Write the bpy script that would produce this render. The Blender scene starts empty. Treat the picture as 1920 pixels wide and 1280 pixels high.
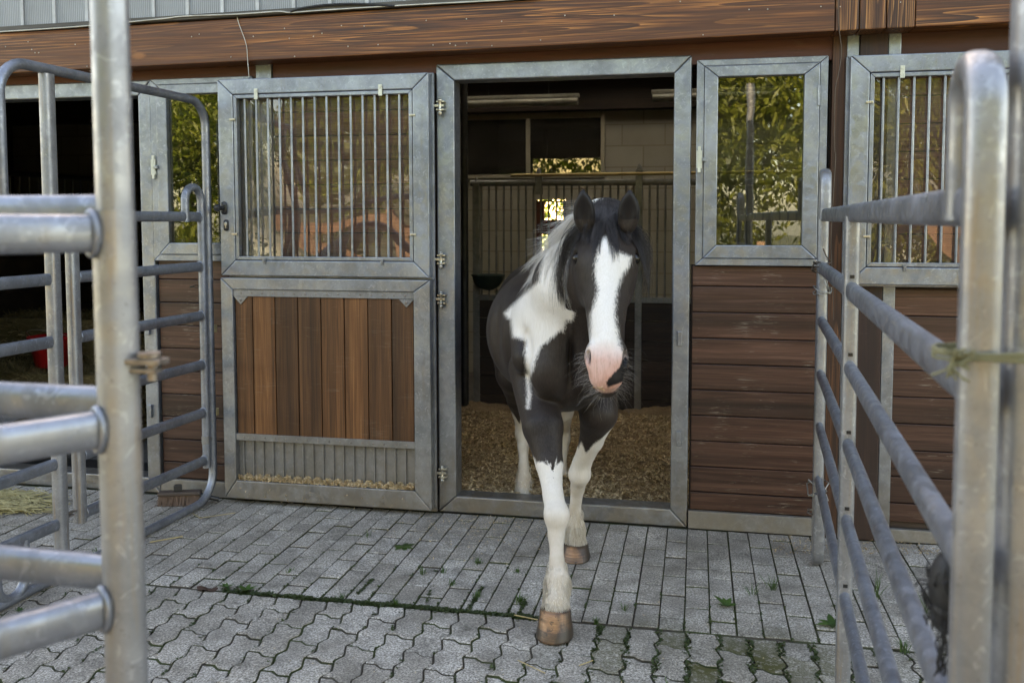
import bpy, math, random
import numpy as np
from mathutils import Vector, Matrix
random.seed(7); np.random.seed(7)
rad = math.radians
S = bpy.context.scene
COL = S.collection

# ------------------------------------------------------------------ camera
F, PY = 1700.1, 516.85
PITCH, YAW, ROLL = rad(3.5676), rad(11.5101), rad(-.0802)
CAM = np.array([1.2994, -4.4481, 1.5124])
def _basis():
    cy, sy, cp, sp = math.cos(YAW), math.sin(YAW), math.cos(PITCH), math.sin(PITCH)
    f = np.array([-sy*cp, cy*cp, -sp]); r = np.array([cy, sy, 0.0]); u = np.cross(r, f)
    cr, sr = math.cos(ROLL), math.sin(ROLL)
    return cr*r+sr*u, -sr*r+cr*u, f
CR, CU, CF = _basis()
cam = bpy.data.cameras.new('camera'); camo = bpy.data.objects.new('camera', cam); COL.objects.link(camo)
m = Matrix.Identity(4)
for i in range(3):
    m[i][0], m[i][1], m[i][2], m[i][3] = CR[i], CU[i], -CF[i], CAM[i]
camo.matrix_world = m
cam.sensor_width = 36; cam.sensor_fit = 'HORIZONTAL'; cam.lens = F/1920*36
cam.shift_y = -(640-PY)/1920
cam.clip_start = .05; cam.clip_end = 500
cam.dof.use_dof = True; cam.dof.focus_distance = 3.75; cam.dof.aperture_fstop = 4.0
S.camera = camo
# survey helpers: where a sight line meets a real plane (Y = depth of a wall, or the ground)
def _ray(x, y): return (x-960)*CR-(y-PY)*CU+F*CF
def at(x, y, Y0=0.0):
    v = _ray(x, y); return CAM+v*(Y0-CAM[1])/v[1]
def gnd(x, y, z=0.0):
    v = _ray(x, y); return CAM+v*(z-CAM[2])/v[2]

# ------------------------------------------------------------------ light
SUN_EL, SUN_AZ = 36, -14            # the sun stands behind the stable, a little to its left
w = bpy.data.worlds.new('World'); S.world = w; w.use_nodes = True
nt = w.node_tree; bg = nt.nodes['Background']
sky = nt.nodes.new('ShaderNodeTexSky'); sky.sky_type = 'NISHITA'; sky.sun_disc = False
sky.sun_elevation = rad(SUN_EL); sky.sun_rotation = rad(SUN_AZ)
sky.dust_density = 1.5; sky.ozone_density = 1.0
nt.links.new(sky.outputs[0], bg.inputs[0]); bg.inputs[1].default_value = .15
sl = bpy.data.lights.new('sun', 'SUN'); so = bpy.data.objects.new('sun', sl); COL.objects.link(so)
sl.energy = 4.0; sl.angle = rad(.5); sl.color = (1, .93, .82)
d = Vector((math.sin(rad(SUN_AZ))*math.cos(rad(SUN_EL)), math.cos(rad(SUN_AZ))*math.cos(rad(SUN_EL)), math.sin(rad(SUN_EL))))
so.rotation_euler = d.to_track_quat('Z', 'Y').to_euler()
S.view_settings.view_transform = 'Standard'; S.view_settings.look = 'None'
S.view_settings.exposure = 2.95; S.view_settings.use_white_balance = True; S.view_settings.white_balance_temperature = 9400; S.view_settings.white_balance_tint = 14; S.view_settings.gamma = 1; S.view_settings.use_curve_mapping = False
S.cycles.max_bounces = 10; S.cycles.diffuse_bounces = 5; S.cycles.transparent_max_bounces = 16
S.cycles.use_denoising = True; S.cycles.use_adaptive_sampling = False; S.cycles.caustics_reflective = False; S.cycles.caustics_refractive = False
S.cycles.sample_clamp_indirect = 8

# ------------------------------------------------------------------ helpers
def tag(o, label=None, cat=None, group=None, kind=None):
    if label: o['label'] = label
    if cat: o['category'] = cat
    if group: o['group'] = group
    if kind: o['kind'] = kind
    return o
def empty(name, loc, label, cat, group=None):
    o = bpy.data.objects.new(name, None); COL.objects.link(o); o.location = loc
    o.empty_display_size = .1
    return tag(o, label, cat, group)
def worldloc(o):
    v = Vector((0, 0, 0))
    while o is not None: v = v+o.location; o = o.parent
    return v

class MB:
    """collects shapes in world coordinates, links them as one mesh object"""
    def __init__(s): s.v = []; s.f = []; s.t = []; s.sm = []; s.tint = .5; s.mi = []; s.m = 0
    def add(s, vs, fs, smooth=False):
        n = len(s.v); s.v.extend([tuple(map(float, q)) for q in vs])
        for f in fs:
            s.f.append(tuple(i+n for i in f)); s.t.append(s.tint); s.sm.append(smooth); s.mi.append(s.m)
        return s
    def box(s, x0, x1, y0, y1, z0, z1):
        return s.hexa([(x0,y0,z0),(x1,y0,z0),(x1,y1,z0),(x0,y1,z0),(x0,y0,z1),(x1,y0,z1),(x1,y1,z1),(x0,y1,z1)])
    def hexa(s, v):
        return s.add(v, [(0,3,2,1),(4,5,6,7),(0,1,5,4),(1,2,6,5),(2,3,7,6),(3,0,4,7)])
    def wallpoly(s, pts, y0, y1):
        """polygon in the XZ plane (any order) extruded from y0 to y1"""
        a = sum(pts[i][0]*pts[(i+1) % len(pts)][1]-pts[(i+1) % len(pts)][0]*pts[i][1] for i in range(len(pts)))
        if a < 0: pts = pts[::-1]
        n = len(pts)
        vs = [(x, y0, z) for x, z in pts]+[(x, y1, z) for x, z in pts]
        fs = [tuple(range(n)), tuple(range(2*n-1, n-1, -1))]+[(i, i+n, (i+1) % n+n, (i+1) % n) for i in range(n)]
        return s.add(vs, fs)
    def sweep(s, pts, ref, a, b=None, n=14, cap=True, p=2.0, smooth=True):
        """profile (half size a along ref, b across it) swept along a path lying in a plane of normal ref"""
        if b is None: b = a
        pts = [Vector(q) for q in pts]; ref = Vector(ref).normalized(); vs = []
        L = len(pts)
        for i, q in enumerate(pts):
            if i == 0: t = pts[1]-q; k = 1
            elif i == L-1: t = q-pts[-2]; k = 1
            else:
                t1 = (q-pts[i-1]).normalized(); t2 = (pts[i+1]-q).normalized(); t = t1+t2
                k = 1/max(.5, math.cos(t1.angle(t2)/2))
            t.normalize(); c = t.cross(ref).normalized()
            for j in range(n):
                th = 2*math.pi*(j+.5)/n; ct, st = math.cos(th), math.sin(th)
                u = a*math.copysign(abs(ct)**(2/p), ct); w_ = b*math.copysign(abs(st)**(2/p), st)
                vs.append(q+ref*u+c*w_*k)
        fs = []
        for i in range(L-1):
            for j in range(n):
                fs.append((i*n+j, i*n+(j+1) % n, (i+1)*n+(j+1) % n, (i+1)*n+j))
        s.add(vs, fs, smooth)
        if cap: s.add([vs[j] for j in range(n)], [tuple(range(n-1, -1, -1))]); s.add([vs[(L-1)*n+j] for j in range(n)], [tuple(range(n))])
        return s
    def rod(s, p, q, r, n=10, r2=None):
        p, q = Vector(p), Vector(q); t = (q-p).normalized()
        ref = t.orthogonal().normalized(); c = t.cross(ref)
        r2 = r if r2 is None else r2
        vs = []
        for P_, R_ in ((p, r), (q, r2)):
            for j in range(n):
                th = 2*math.pi*j/n; vs.append(P_+ref*R_*math.cos(th)+c*R_*math.sin(th))
        s.add(vs, [(j, (j+1) % n, n+(j+1) % n, n+j) for j in range(n)], True)
        s.add(vs[:n], [tuple(range(n-1, -1, -1))]); s.add(vs[n:], [tuple(range(n))])
        return s
    def wire(s, pts, r, n=6):
        for i in range(len(pts)-1): s.rod(pts[i], pts[i+1], r, n)
        return s
    def lathe(s, c, prof, n=24, sx=1, sy=1, smooth=True):
        """prof = [(radius, z)] round a vertical axis at c"""
        vs = []; L = len(prof)
        for r_, z_ in prof:
            for j in range(n):
                th = 2*math.pi*j/n; vs.append((c[0]+r_*sx*math.cos(th), c[1]+r_*sy*math.sin(th), c[2]+z_))
        fs = [(i*n+j, i*n+(j+1) % n, (i+1)*n+(j+1) % n, (i+1)*n+j) for i in range(L-1) for j in range(n)]
        s.add(vs, fs, smooth)
        s.add(vs[:n], [tuple(range(n-1, -1, -1))]); s.add(vs[-n:], [tuple(range(n))])
        return s
    def blob(s, c, r, n=12, k=8):
        prof = [(max(.001, math.cos(a)), math.sin(a)) for a in [(-.5+i/k)*math.pi for i in range(k+1)]]
        vs = []
        for pr, pz in prof:
            for j in range(n):
                th = 2*math.pi*j/n; vs.append((c[0]+r[0]*pr*math.cos(th), c[1]+r[1]*pr*math.sin(th), c[2]+r[2]*pz))
        return s.add(vs, [(i*n+j, i*n+(j+1) % n, (i+1)*n+(j+1) % n, (i+1)*n+j) for i in range(k) for j in range(n)], True)
    def build(s, name, mats, parent=None, bevel=0, label=None, seg=2):
        me = bpy.data.meshes.new(name)
        base = worldloc(parent) if parent else Vector((0, 0, 0))
        vs = np.array(s.v)-np.array(base)
        me.from_pydata(vs.tolist(), [], s.f)
        for mm in (mats if isinstance(mats, (list, tuple)) else [mats]): me.materials.append(mm)
        a = me.attributes.new('tint', 'FLOAT', 'FACE'); a.data.foreach_set('value', s.t)
        me.polygons.foreach_set('use_smooth', s.sm); me.polygons.foreach_set('material_index', s.mi)
        me.update()
        o = bpy.data.objects.new(name, me); COL.objects.link(o)
        if parent: o.parent = parent
        if bevel:
            md = o.modifiers.new('bevel', 'BEVEL'); md.width = bevel; md.segments = seg; md.limit_method = 'ANGLE'; md.angle_limit = rad(50)
        if label: o['label'] = label
        return o
def place(o, loc):
    """give a one-mesh thing an origin at its own base"""
    loc = Vector(loc); o.data.transform(Matrix.Translation(-loc)); o.location = loc; return o
def arc(c, r, a0, a1, k, e1, e2):
    c, e1, e2 = Vector(c), Vector(e1), Vector(e2)
    return [c+e1*r*math.cos(a0+(a1-a0)*i/k)+e2*r*math.sin(a0+(a1-a0)*i/k) for i in range(k+1)]

# ------------------------------------------------------------------ materials
def mat(name):
    m_ = bpy.data.materials.new(name); m_.use_nodes = True
    t = m_.node_tree; return m_, t, t.nodes['Principled BSDF']
def N(t, kind, **kw):
    n = t.nodes.new(kind)
    for k, v in kw.items():
        if k in n.inputs: n.inputs[k].default_value = v
        else: setattr(n, k, v)
    return n
def ramp(t, src, stops, interp='LINEAR'):
    r = t.nodes.new('ShaderNodeValToRGB'); r.color_ramp.interpolation = interp
    e = r.color_ramp.elements
    while len(e) < len(stops): e.new(.5)
    for i, (p, c) in enumerate(stops):
        e[i].position = p; e[i].color = (*c, 1) if not isinstance(c, (int, float)) else (c, c, c, 1)
    t.links.new(src, r.inputs[0]); return r.outputs[0]
def coords(t, scale=(1, 1, 1), rot=(0, 0, 0), off=None):
    tc = t.nodes.new('ShaderNodeTexCoord'); mp = t.nodes.new('ShaderNodeMapping')
    mp.inputs['Scale'].default_value = scale; mp.inputs['Rotation'].default_value = rot
    t.links.new(tc.outputs['Object'], mp.inputs['Vector'])
    if off is not None:
        at_ = N(t, 'ShaderNodeAttribute', attribute_name='tint'); cx = t.nodes.new('ShaderNodeCombineXYZ')
        ml = N(t, 'ShaderNodeMath', operation='MULTIPLY'); ml.inputs[1].default_value = off
        t.links.new(at_.outputs['Fac'], ml.inputs[0])
        for i in range(3): t.links.new(ml.outputs[0], cx.inputs[i])
        t.links.new(cx.outputs[0], mp.inputs['Location'])
    return mp.outputs[0]
def mix(t, f, a, b, mode='MIX'):
    n = t.nodes.new('ShaderNodeMix'); n.data_type = 'RGBA'; n.blend_type = mode
    for sock, v in ((n.inputs[0], f), (n.inputs[6], a), (n.inputs[7], b)):
        if isinstance(v, (int, float)): sock.default_value = v if sock.type == 'VALUE' else (v, v, v, 1)
        elif isinstance(v, tuple): sock.default_value = (*v, 1)
        else: t.links.new(v, sock)
    return n.outputs[2]
def noise(t, vec, scale, detail=4, rough=.55, dist=0):
    n = N(t, 'ShaderNodeTexNoise'); n.inputs['Scale'].default_value = scale; n.inputs['Detail'].default_value = detail
    n.inputs['Roughness'].default_value = rough; n.inputs['Distortion'].default_value = dist
    if vec is not None: t.links.new(vec, n.inputs['Vector'])
    return n.outputs['Fac']
def bump(t, b, h, s=.3, d_=.002):
    n = N(t, 'ShaderNodeBump'); n.inputs['Strength'].default_value = s; n.inputs['Distance'].default_value = d_
    t.links.new(h, n.inputs['Height']); t.links.new(n.outputs[0], b.inputs['Normal'])
def simple(name, c, rough=.6, metal=0, var=.25, scale=12, bmp=.15):
    m_, t, b = mat(name); v = coords(t); n = noise(t, v, scale, 6)
    col = ramp(t, n, [(.3, tuple(x*(1-var) for x in c)), (.7, tuple(min(1, x*(1+var)) for x in c))])
    t.links.new(col, b.inputs['Base Color']); b.inputs['Roughness'].default_value = rough; b.inputs['Metallic'].default_value = metal
    if bmp: bump(t, b, noise(t, v, scale*4, 5), bmp)
    return m_

def galvanised(name, c=(.30, .328, .37), dirt=.3, metal=.78, r0=.32, r1=.52, spang=38, low=None, stain=(.26, .22, .17), sc_=.8, bm=.12):
    m_, t, b = mat(name); v = coords(t)
    vo = N(t, 'ShaderNodeTexVoronoi'); vo.inputs['Scale'].default_value = spang; t.links.new(v, vo.inputs['Vector'])
    sp = N(t, 'ShaderNodeSeparateColor'); t.links.new(vo.outputs['Color'], sp.inputs[0])
    n1 = noise(t, v, 9, 7, .65, .4); n2 = noise(t, v, 60, 4, .6)
    base = mix(t, ramp(t, sp.outputs[0], [(.1, 0.), (.9, .55*sc_)]), tuple(x*.82 for x in c), tuple(min(1, x*1.22) for x in c))
    base = mix(t, ramp(t, n1, [(.38, 0.), (.60, .75)]), base, tuple(x*.62 for x in c))
    n0 = noise(t, coords(t, (3, 3, 3)), 1, 5, .7, .6); base = mix(t, ramp(t, n0, [(.42, 0.), (.66, .5)]), base, tuple(min(1, x*1.35) for x in c))
    base = mix(t, ramp(t, noise(t, v, 45, 3, .5, 1.5), [(.60, 0.), (.66, .35)]), base, tuple(min(1, x*1.6) for x in c))
    vs = coords(t, (40, 40, 2.2)); n3 = noise(t, vs, 1, 5, .6)          # run marks
    base = mix(t, ramp(t, n3, [(.55, 0.), (.75, dirt)]), base, stain)
    n4 = noise(t, v, 160, 2, .5); base = mix(t, ramp(t, n4, [(.66, 0.), (.72, .5)]), base, (.13, .12, .11))
    if low is not None:                                                # splashed dirt, strongest at the foot of the wall
        g = N(t, 'ShaderNodeNewGeometry'); sx = N(t, 'ShaderNodeSeparateXYZ'); t.links.new(g.outputs['Position'], sx.inputs[0])
        mr = N(t, 'ShaderNodeMapRange'); mr.inputs['From Min'].default_value = low; mr.inputs['From Max'].default_value = 0
        t.links.new(sx.outputs[2], mr.inputs['Value'])
        mm = N(t, 'ShaderNodeMath', operation='MULTIPLY'); t.links.new(mr.outputs[0], mm.inputs[0]); t.links.new(ramp(t, n1, [(.3, .2), (.6, .9)]), mm.inputs[1])
        base = mix(t, mm.outputs[0], base, (.23, .20, .16))
    t.links.new(base, b.inputs['Base Color']); b.inputs['Metallic'].default_value = metal
    t.links.new(ramp(t, mix(t, .5*sc_, n1, sp.outputs[1]), [(.3, r0), (.7, r1)]), b.inputs['Roughness'])
    bump(t, b, mix(t, .5, n2, n1), bm, .002)
    return m_
GALV = galvanised('galvanised_steel', low=.5)
GALV_TUBE = galvanised('galvanised_tube', (.26, .28, .32), .35, .72, .34, .56, 40, sc_=.8, bm=.05)
GALV_RAW = galvanised('galvanised_raw_post', (.34, .35, .37), .9, .7, .34, .58, 40, stain=(.34, .26, .18), sc_=.5)
GALV_DIRTY = galvanised('galvanised_dirty', (.27, .27, .27), .7, .55, .45, .65, 30, low=.6)
DARKSTEEL = simple('dark_steel', (.06, .06, .06), .45, .7)
BLACKPL = simple('black_plastic', (.015, .015, .016), .35, 0)
BOLT = simple('zinc_bolt', (.5, .47, .4), .35, .9)
RUST = simple('rusty_steel', (.27, .235, .21), .45, .8, .45, 60)
LATCHM = simple('painted_latch', (.62, .62, .52), .4, .1)

def wood(name, cols, axis, grain=1.0, rough=.6, scr=.15, knots=False, off=7.0, tintamt=.5):
    """cols dark, mid, light; axis 0/1/2 = grain direction"""
    m_, t, b = mat(name)
    sc = [26.0*grain]*3; sc[axis] = 1.3
    v = coords(t, tuple(sc), off=off); v1 = coords(t, (1, 1, 1), off=off)
    warp = noise(t, coords(t, tuple(.28*s_ for s_ in sc), off=off), 1.0, 3, .5)
    add = N(t, 'ShaderNodeMix'); add.data_type = 'VECTOR'; add.inputs[0].default_value = .12
    g = noise(t, v, 1.0, 9, .68, 1.2)
    g2 = noise(t, coords(t, tuple(s_*(4 if i != axis else 2.5) for i, s_ in enumerate(sc)), off=off), 1.0, 4, .6)
    gg = mix(t, .35, g, g2)
    col = ramp(t, gg, [(.30, cols[0]), (.48, cols[1]), (.68, cols[2])])
    col = mix(t, ramp(t, warp, [(.35, 0.), (.7, .75)]), col, tuple(x*.55 for x in cols[0]))
    ta = N(t, 'ShaderNodeAttribute', attribute_name='tint')
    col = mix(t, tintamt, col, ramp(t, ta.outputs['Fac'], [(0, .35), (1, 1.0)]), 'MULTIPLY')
    if knots:                                                          # cathedral grain and a few small knots
        wq = coords(t, tuple(9.5 if i_ != axis else .28 for i_ in range(3)), off=off)
        w1 = N(t, 'ShaderNodeTexNoise'); w1.inputs['Scale'].default_value = .55; w1.inputs['Detail'].default_value = 2; t.links.new(wq, w1.inputs['Vector'])
        rg = N(t, 'ShaderNodeMath', operation='MULTIPLY'); rg.inputs[1].default_value = 34; t.links.new(w1.outputs['Fac'], rg.inputs[0])
        fr = N(t, 'ShaderNodeMath', operation='FRACT'); t.links.new(rg.outputs[0], fr.inputs[0])      # growth rings cut lengthwise
        col = mix(t, ramp(t, fr.outputs[0], [(.0, .0), (.55, .1), (.85, .75), (.97, .85), (1, 0.)]), col, tuple(x*.55 for x in cols[0]))
        col = mix(t, ramp(t, fr.outputs[0], [(.0, .8), (.14, .5), (.42, 0.)]), col, cols[2])
        fine = noise(t, coords(t, tuple(170.0 if i_ != axis else 3.0 for i_ in range(3)), off=off), 1.0, 3, .6)
        col = mix(t, ramp(t, fine, [(.44, 0.), (.60, .9)]), col, tuple(x*.5 for x in cols[0]))
        vo = N(t, 'ShaderNodeTexVoronoi'); ks = [6.0]*3; ks[axis] = 2.4
        t.links.new(coords(t, tuple(ks), off=off), vo.inputs['Vector']); vo.inputs['Scale'].default_value = .8
        col = mix(t, ramp(t, vo.outputs['Distance'], [(.05, .9), (.10, 0.)]), col, tuple(min(1, x*1.4) for x in cols[2]))
        low_ = noise(t, coords(t, tuple(4. if i_ != axis else .6 for i_ in range(3)), off=off), 1.0, 3, .6)
        col = mix(t, ramp(t, low_, [(.36, .8), (.58, 0.)]), col, tuple(x*.45 for x in cols[1]))
    if scr:                                                            # pale rubbed scratches
        sn = noise(t, coords(t, (5, 5, 5), (.4, .5, .6)), 1, 2); s2 = noise(t, coords(t, (8, 8, 120), (0, .5, 0)), 1.0, 3, .6, 1.5)
        col = mix(t, ramp(t, mix(t, .6, sn, s2), [(.60, 0.), (.66, scr)]), col, (.42, .36, .28))
    t.links.new(col, b.inputs['Base Color'])
    t.links.new(ramp(t, g, [(.3, rough-.12), (.7, rough+.12)]), b.inputs['Roughness'])
    bump(t, b, gg, .35, .0025)
    return m_
BEAM = wood('weathered_beam_wood', ((.045, .012, .004), (.25, .072, .016), (.70, .27, .075)), 0, 2.0, .5, 0, True)
BEAMV = wood('weathered_block_wood', ((.06, .018, .006), (.26, .085, .024), (.58, .26, .09)), 2, 1.6, .55, 0, True)
SIDING2 = wood('lightened_siding', ((.12, .04, .025), (  .27, .10, .065), (.50, .24, .17)), 0, 1.0, .5, .1)  # siding colours lightened to lift the boards shaded behind the clear sheets
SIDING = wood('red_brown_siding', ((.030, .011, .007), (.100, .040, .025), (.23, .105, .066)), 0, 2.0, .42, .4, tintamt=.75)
HEADER = wood('red_painted_header', ((.055, .013, .007), (.115, .028, .014), (.17, .048, .025)), 0, .6, .55, .1)
POSTW = wood('brown_post_wood', ((.03, .010, .005), (.13, .045, .016), (.26, .10, .04)), 2, 1.0, .55, .05, True)
POSTD = wood('dark_post_wood', ((.018, .008, .006), (.05, .02, .013), (.11, .05, .03)), 2, 1.0, .6, .05)
DOORW = wood('door_plank_wood', ((.048, .017, .006), (.20, .075, .024), (.42, .18, .065)), 2, 2.0, .5, .12, tintamt=.85)
GREYW = wood('weathered_trim_wood', ((.05, .045, .04), (.12, .11, .10), (.22, .20, .18)), 0, 1.0, .75, 0)
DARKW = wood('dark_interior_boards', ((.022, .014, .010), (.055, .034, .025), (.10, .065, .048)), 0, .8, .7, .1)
FENCEW = wood('fence_wood', ((.16, .09, .05), (.34, .20, .12), (.55, .36, .24)), 0, 1, .7, 0)
CREAM = simple('cream_paint', (.42, .38, .30), .5, 0, .08, 5, .05)
RUBBER = simple('black_rubber', (.012, .012, .013), .6)
REDPL = simple('red_plastic', (.42, .012, .012), .35)
GREENPL = simple('dark_green_plastic', (.018, .035, .03), .4)
LAMPM = simple('dusty_lamp_cover', (.28, .26, .22), .4)
ROOFM = simple('dark_roof', (.06, .05, .045), .7)

def block_wall():
    m_, t, b = mat('painted_block_wall'); tc = coords(t, (1, 1, 1), (rad(90), 0, 0))
    br = N(t, 'ShaderNodeTexBrick'); br.inputs['Scale'].default_value = 1; br.inputs['Brick Width'].default_value = .4
    br.inputs['Row Height'].default_value = .2; br.inputs['Mortar Size'].default_value = .006
    br.inputs['Color1'].default_value = (.38, .35, .30, 1); br.inputs['Color2'].default_value = (.42, .39, .335, 1); br.inputs['Mortar'].default_value = (.28, .25, .19, 1)
    t.links.new(tc, br.inputs['Vector'])
    n = noise(t, coords(t), 3, 6); col = mix(t, ramp(t, n, [(.4, 0.), (.7, .4)]), br.outputs['Color'], (.26, .23, .17))
    t.links.new(col, b.inputs['Base Color']); b.inputs['Roughness'].default_value = .7; bump(t, b, br.outputs['Fac'], -.4, .004)
    return m_
BLOCK = block_wall()

def pane(name, tint=(.92, .95, .93), refl_ior=1.9, wav=.0, wscale=3, rough=.0, dustamt=.04):
    m_, t, b = mat(name); t.nodes.remove(b); out = t.nodes['Material Output']
    tr = N(t, 'ShaderNodeBsdfTransparent'); tr.inputs[0].default_value = (*tint, 1)
    gl = N(t, 'ShaderNodeBsdfGlossy'); gl.inputs['Roughness'].default_value = rough; gl.inputs[0].default_value = (1, 1, 1, 1)
    fr = N(t, 'ShaderNodeFresnel'); fr.inputs[0].default_value = refl_ior
    mx = N(t, 'ShaderNodeMixShader'); t.links.new(fr.outputs[0], mx.inputs[0]); t.links.new(tr.outputs[0], mx.inputs[1]); t.links.new(gl.outputs[0], mx.inputs[2])
    df = N(t, 'ShaderNodeBsdfDiffuse'); df.inputs[0].default_value = (.5, .47, .42, 1)
    dn = noise(t, coords(t), 6, 8, .7); ds = ramp(t, dn, [(.35, dustamt*.4), (.75, dustamt*2)])
    m2 = N(t, 'ShaderNodeMixShader'); t.links.new(ds, m2.inputs[0]); t.links.new(mx.outputs[0], m2.inputs[1]); t.links.new(df.outputs[0], m2.inputs[2])
    if wav:
        bp = N(t, 'ShaderNodeBump'); bp.inputs['Strength'].default_value = 1; bp.inputs['Distance'].default_value = wav
        t.links.new(noise(t, coords(t), wscale, 1, .4), bp.inputs['Height'])
        t.links.new(bp.outputs[0], gl.inputs['Normal']); t.links.new(bp.outputs[0], fr.inputs['Normal'])
    t.links.new(m2.outputs[0], out.inputs['Surface'])
    return m_
GLASS = pane('window_glass', (.6, .65, .6), 1.78, .0005, 5, 0, .005)
PLEXI = pane('acrylic_sheet', (.93, .90, .87), 1.52, .05, 1.2, .0, .05)
INGLASS = pane('dusty_inner_glass', (.22, .22, .19), 1.6, 0, 3, .02, .06)

def paver_mat(name, moss_amt):
    m_, t, b = mat(name); v = coords(t)
    n = noise(t, v, 125, 6, .82); n2 = noise(t, v, 7, 5, .6); n3 = noise(t, v, 90, 2, .6)
    col = ramp(t, n, [(.36, (.075, .066, .057)), (.44, (.27, .243, .213)), (.52, (.50, .455, .405)), (.60, (.97, .90, .80))])
    ta = N(t, 'ShaderNodeAttribute', attribute_name='tint')
    col = mix(t, .6, col, ramp(t, ta.outputs['Fac'], [(0, (.58, .55, .51)), (.5, (.84, .82, .79)), (1, (1, 1, 1))]), 'MULTIPLY')
    col = mix(t, ramp(t, n2, [(.40, 0.), (.66, .6)]), col, (.12, .105, .088))
    col = mix(t, ramp(t, noise(t, v, 2.2, 6, .65), [(.42, 0.), (.62, .45)]), col, (.17, .145, .115))
    col = mix(t, ramp(t, n3, [(.64, 0.), (.70, .8)]), col, (.03, .028, .025))
    col = mix(t, ramp(t, noise(t, v, 14, 6, .75, .8), [(.58, 0.), (.66, .55)]), col, (.07, .06, .045))
    # moss: a damp mossy place in front of the door towards the right-hand panel
    g = N(t, 'ShaderNodeNewGeometry'); sb = N(t, 'ShaderNodeVectorMath', operation='SUBTRACT'); sb.inputs[1].default_value = (1.42, -1.36, 0)
    mu = N(t, 'ShaderNodeVectorMath', operation='MULTIPLY'); mu.inputs[1].default_value = (1.0, 1.9, 0); ln = N(t, 'ShaderNodeVectorMath', operation='LENGTH')
    t.links.new(g.outputs['Position'], sb.inputs[0]); t.links.new(sb.outputs[0], mu.inputs[0]); t.links.new(mu.outputs[0], ln.inputs[0])
    mr = N(t, 'ShaderNodeMapRange'); mr.inputs['From Min'].default_value = .75; mr.inputs['From Max'].default_value = .15; t.links.new(ln.outputs['Value'], mr.inputs['Value'])
    pt = N(t, 'ShaderNodeMath', operation='MULTIPLY'); t.links.new(mr.outputs[0], pt.inputs[0]); t.links.new(ramp(t, ta.outputs['Fac'], [(.35, .15), (.6, 1.)]), pt.inputs[1])
    p2 = N(t, 'ShaderNodeMath', operation='MULTIPLY'); t.links.new(pt.outputs[0], p2.inputs[0]); t.links.new(ramp(t, noise(t, v, 38, 6, .7), [(.34, .15), (.5, 1.)]), p2.inputs[1])
    col = mix(t, p2.outputs[0], col, (.065, .062, .014))
    t.links.new(col, b.inputs['Base Color']); b.inputs['Roughness'].default_value = .85
    bump(t, b, n, .55, .003)
    return m_
PAVER = paver_mat('concrete_paver', 1)
def soil():
    m_, t, b = mat('joint_soil'); v = coords(t)
    col = ramp(t, noise(t, v, 60, 6, .7), [(.3, (.022, .018, .013)), (.7, (.10, .08, .055))])
    col = mix(t, ramp(t, noise(t, v, 4, 4), [(.46, 0.), (.58, .9)]), col, (.045, .06, .015))
    t.links.new(col, b.inputs['Base Color']); b.inputs['Roughness'].default_value = .95; bump(t, b, noise(t, v, 150, 4), .8, .005)
    return m_
SOIL = soil()
EARTH = simple('earth_and_grass', (.07, .075, .03), .95, 0, .5, 1.5, .5)
def leafmat(name, a, b_, tr=.35):
    m_, t, b = mat(name); ta = N(t, 'ShaderNodeAttribute', attribute_name='tint')
    col = ramp(t, ta.outputs['Fac'], [(0, a), (1, b_)]); t.links.new(col, b.inputs['Base Color']); b.inputs['Roughness'].default_value = .45
    ts = N(t, 'ShaderNodeBsdfTranslucent'); t.links.new(mix(t, .5, col, (.18, .28, .02)), ts.inputs[0])
    mx = N(t, 'ShaderNodeMixShader'); mx.inputs[0].default_value = tr
    t.links.new(b.outputs[0], mx.inputs[1]); t.links.new(ts.outputs[0], mx.inputs[2]); t.links.new(mx.outputs[0], t.nodes['Material Output'].inputs['Surface'])
    return m_
LEAF = leafmat('tree_leaf', (.03, .055, .010), (.24, .29, .04), .45)
LEAF2 = leafmat('autumn_leaf', (.03, .055, .010), (.28, .29, .04), .45)
WEED = leafmat('weed_leaf', (.02, .05, .012), (.06, .13, .025), .25)
MOSS = leafmat('moss_leaf', (.018, .03, .008), (.04, .06, .014), .1)
BARK = simple('bark', (.09, .065, .045), .9, 0, .4, 20, .8)
STRAW = leafmat('straw', (.22, .16, .07), (.55, .42, .20), .1)
SHAV = leafmat('wood_shaving', (.26, .16, .075), (.78, .60, .38), .15)
HAY = leafmat('hay', (.10, .075, .03), (.28, .21, .10), .1)
DRYLEAF = simple('dry_leaf', (.05, .022, .012), .7)
def bedmat():
    m_, t, b = mat('bedding_base'); v = coords(t)
    col = ramp(t, noise(t, v, 120, 5, .8), [(.3, (.10, .055, .028)), (.5, (.36, .24, .13)), (.7, (.62, .47, .30))])
    col = mix(t, ramp(t, noise(t, v, 2.5, 3), [(.4, 0.), (.7, .5)]), col, (.07, .035, .015))
    t.links.new(col, b.inputs['Base Color']); b.inputs['Roughness'].default_value = .9; bump(t, b, noise(t, v, 150, 5), 1, .01)
    return m_
BED = bedmat()
def polycarb():
    m_, t, b = mat('ribbed_polycarbonate'); v = coords(t)
    w_ = N(t, 'ShaderNodeTexWave'); w_.wave_type = 'BANDS'; w_.bands_direction = 'X'; w_.inputs['Scale'].default_value = 28; w_.inputs['Distortion'].default_value = 0
    t.links.new(v, w_.inputs['Vector'])
    col = mix(t, ramp(t, w_.outputs['Fac'], [(.2, 0.), (.8, 1.)]), (.17, .185, .205), (.26, .275, .30))
    col = mix(t, ramp(t, noise(t, v, 5, 6), [(.4, 0.), (.7, .5)]), col, (.15, .15, .15))
    t.links.new(col, b.inputs['Base Color']); b.inputs['Roughness'].default_value = .28; b.inputs['Specular IOR Level'].default_value = .6
    bump(t, b, w_.outputs['Fac'], .5, .004)
    return m_
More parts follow.
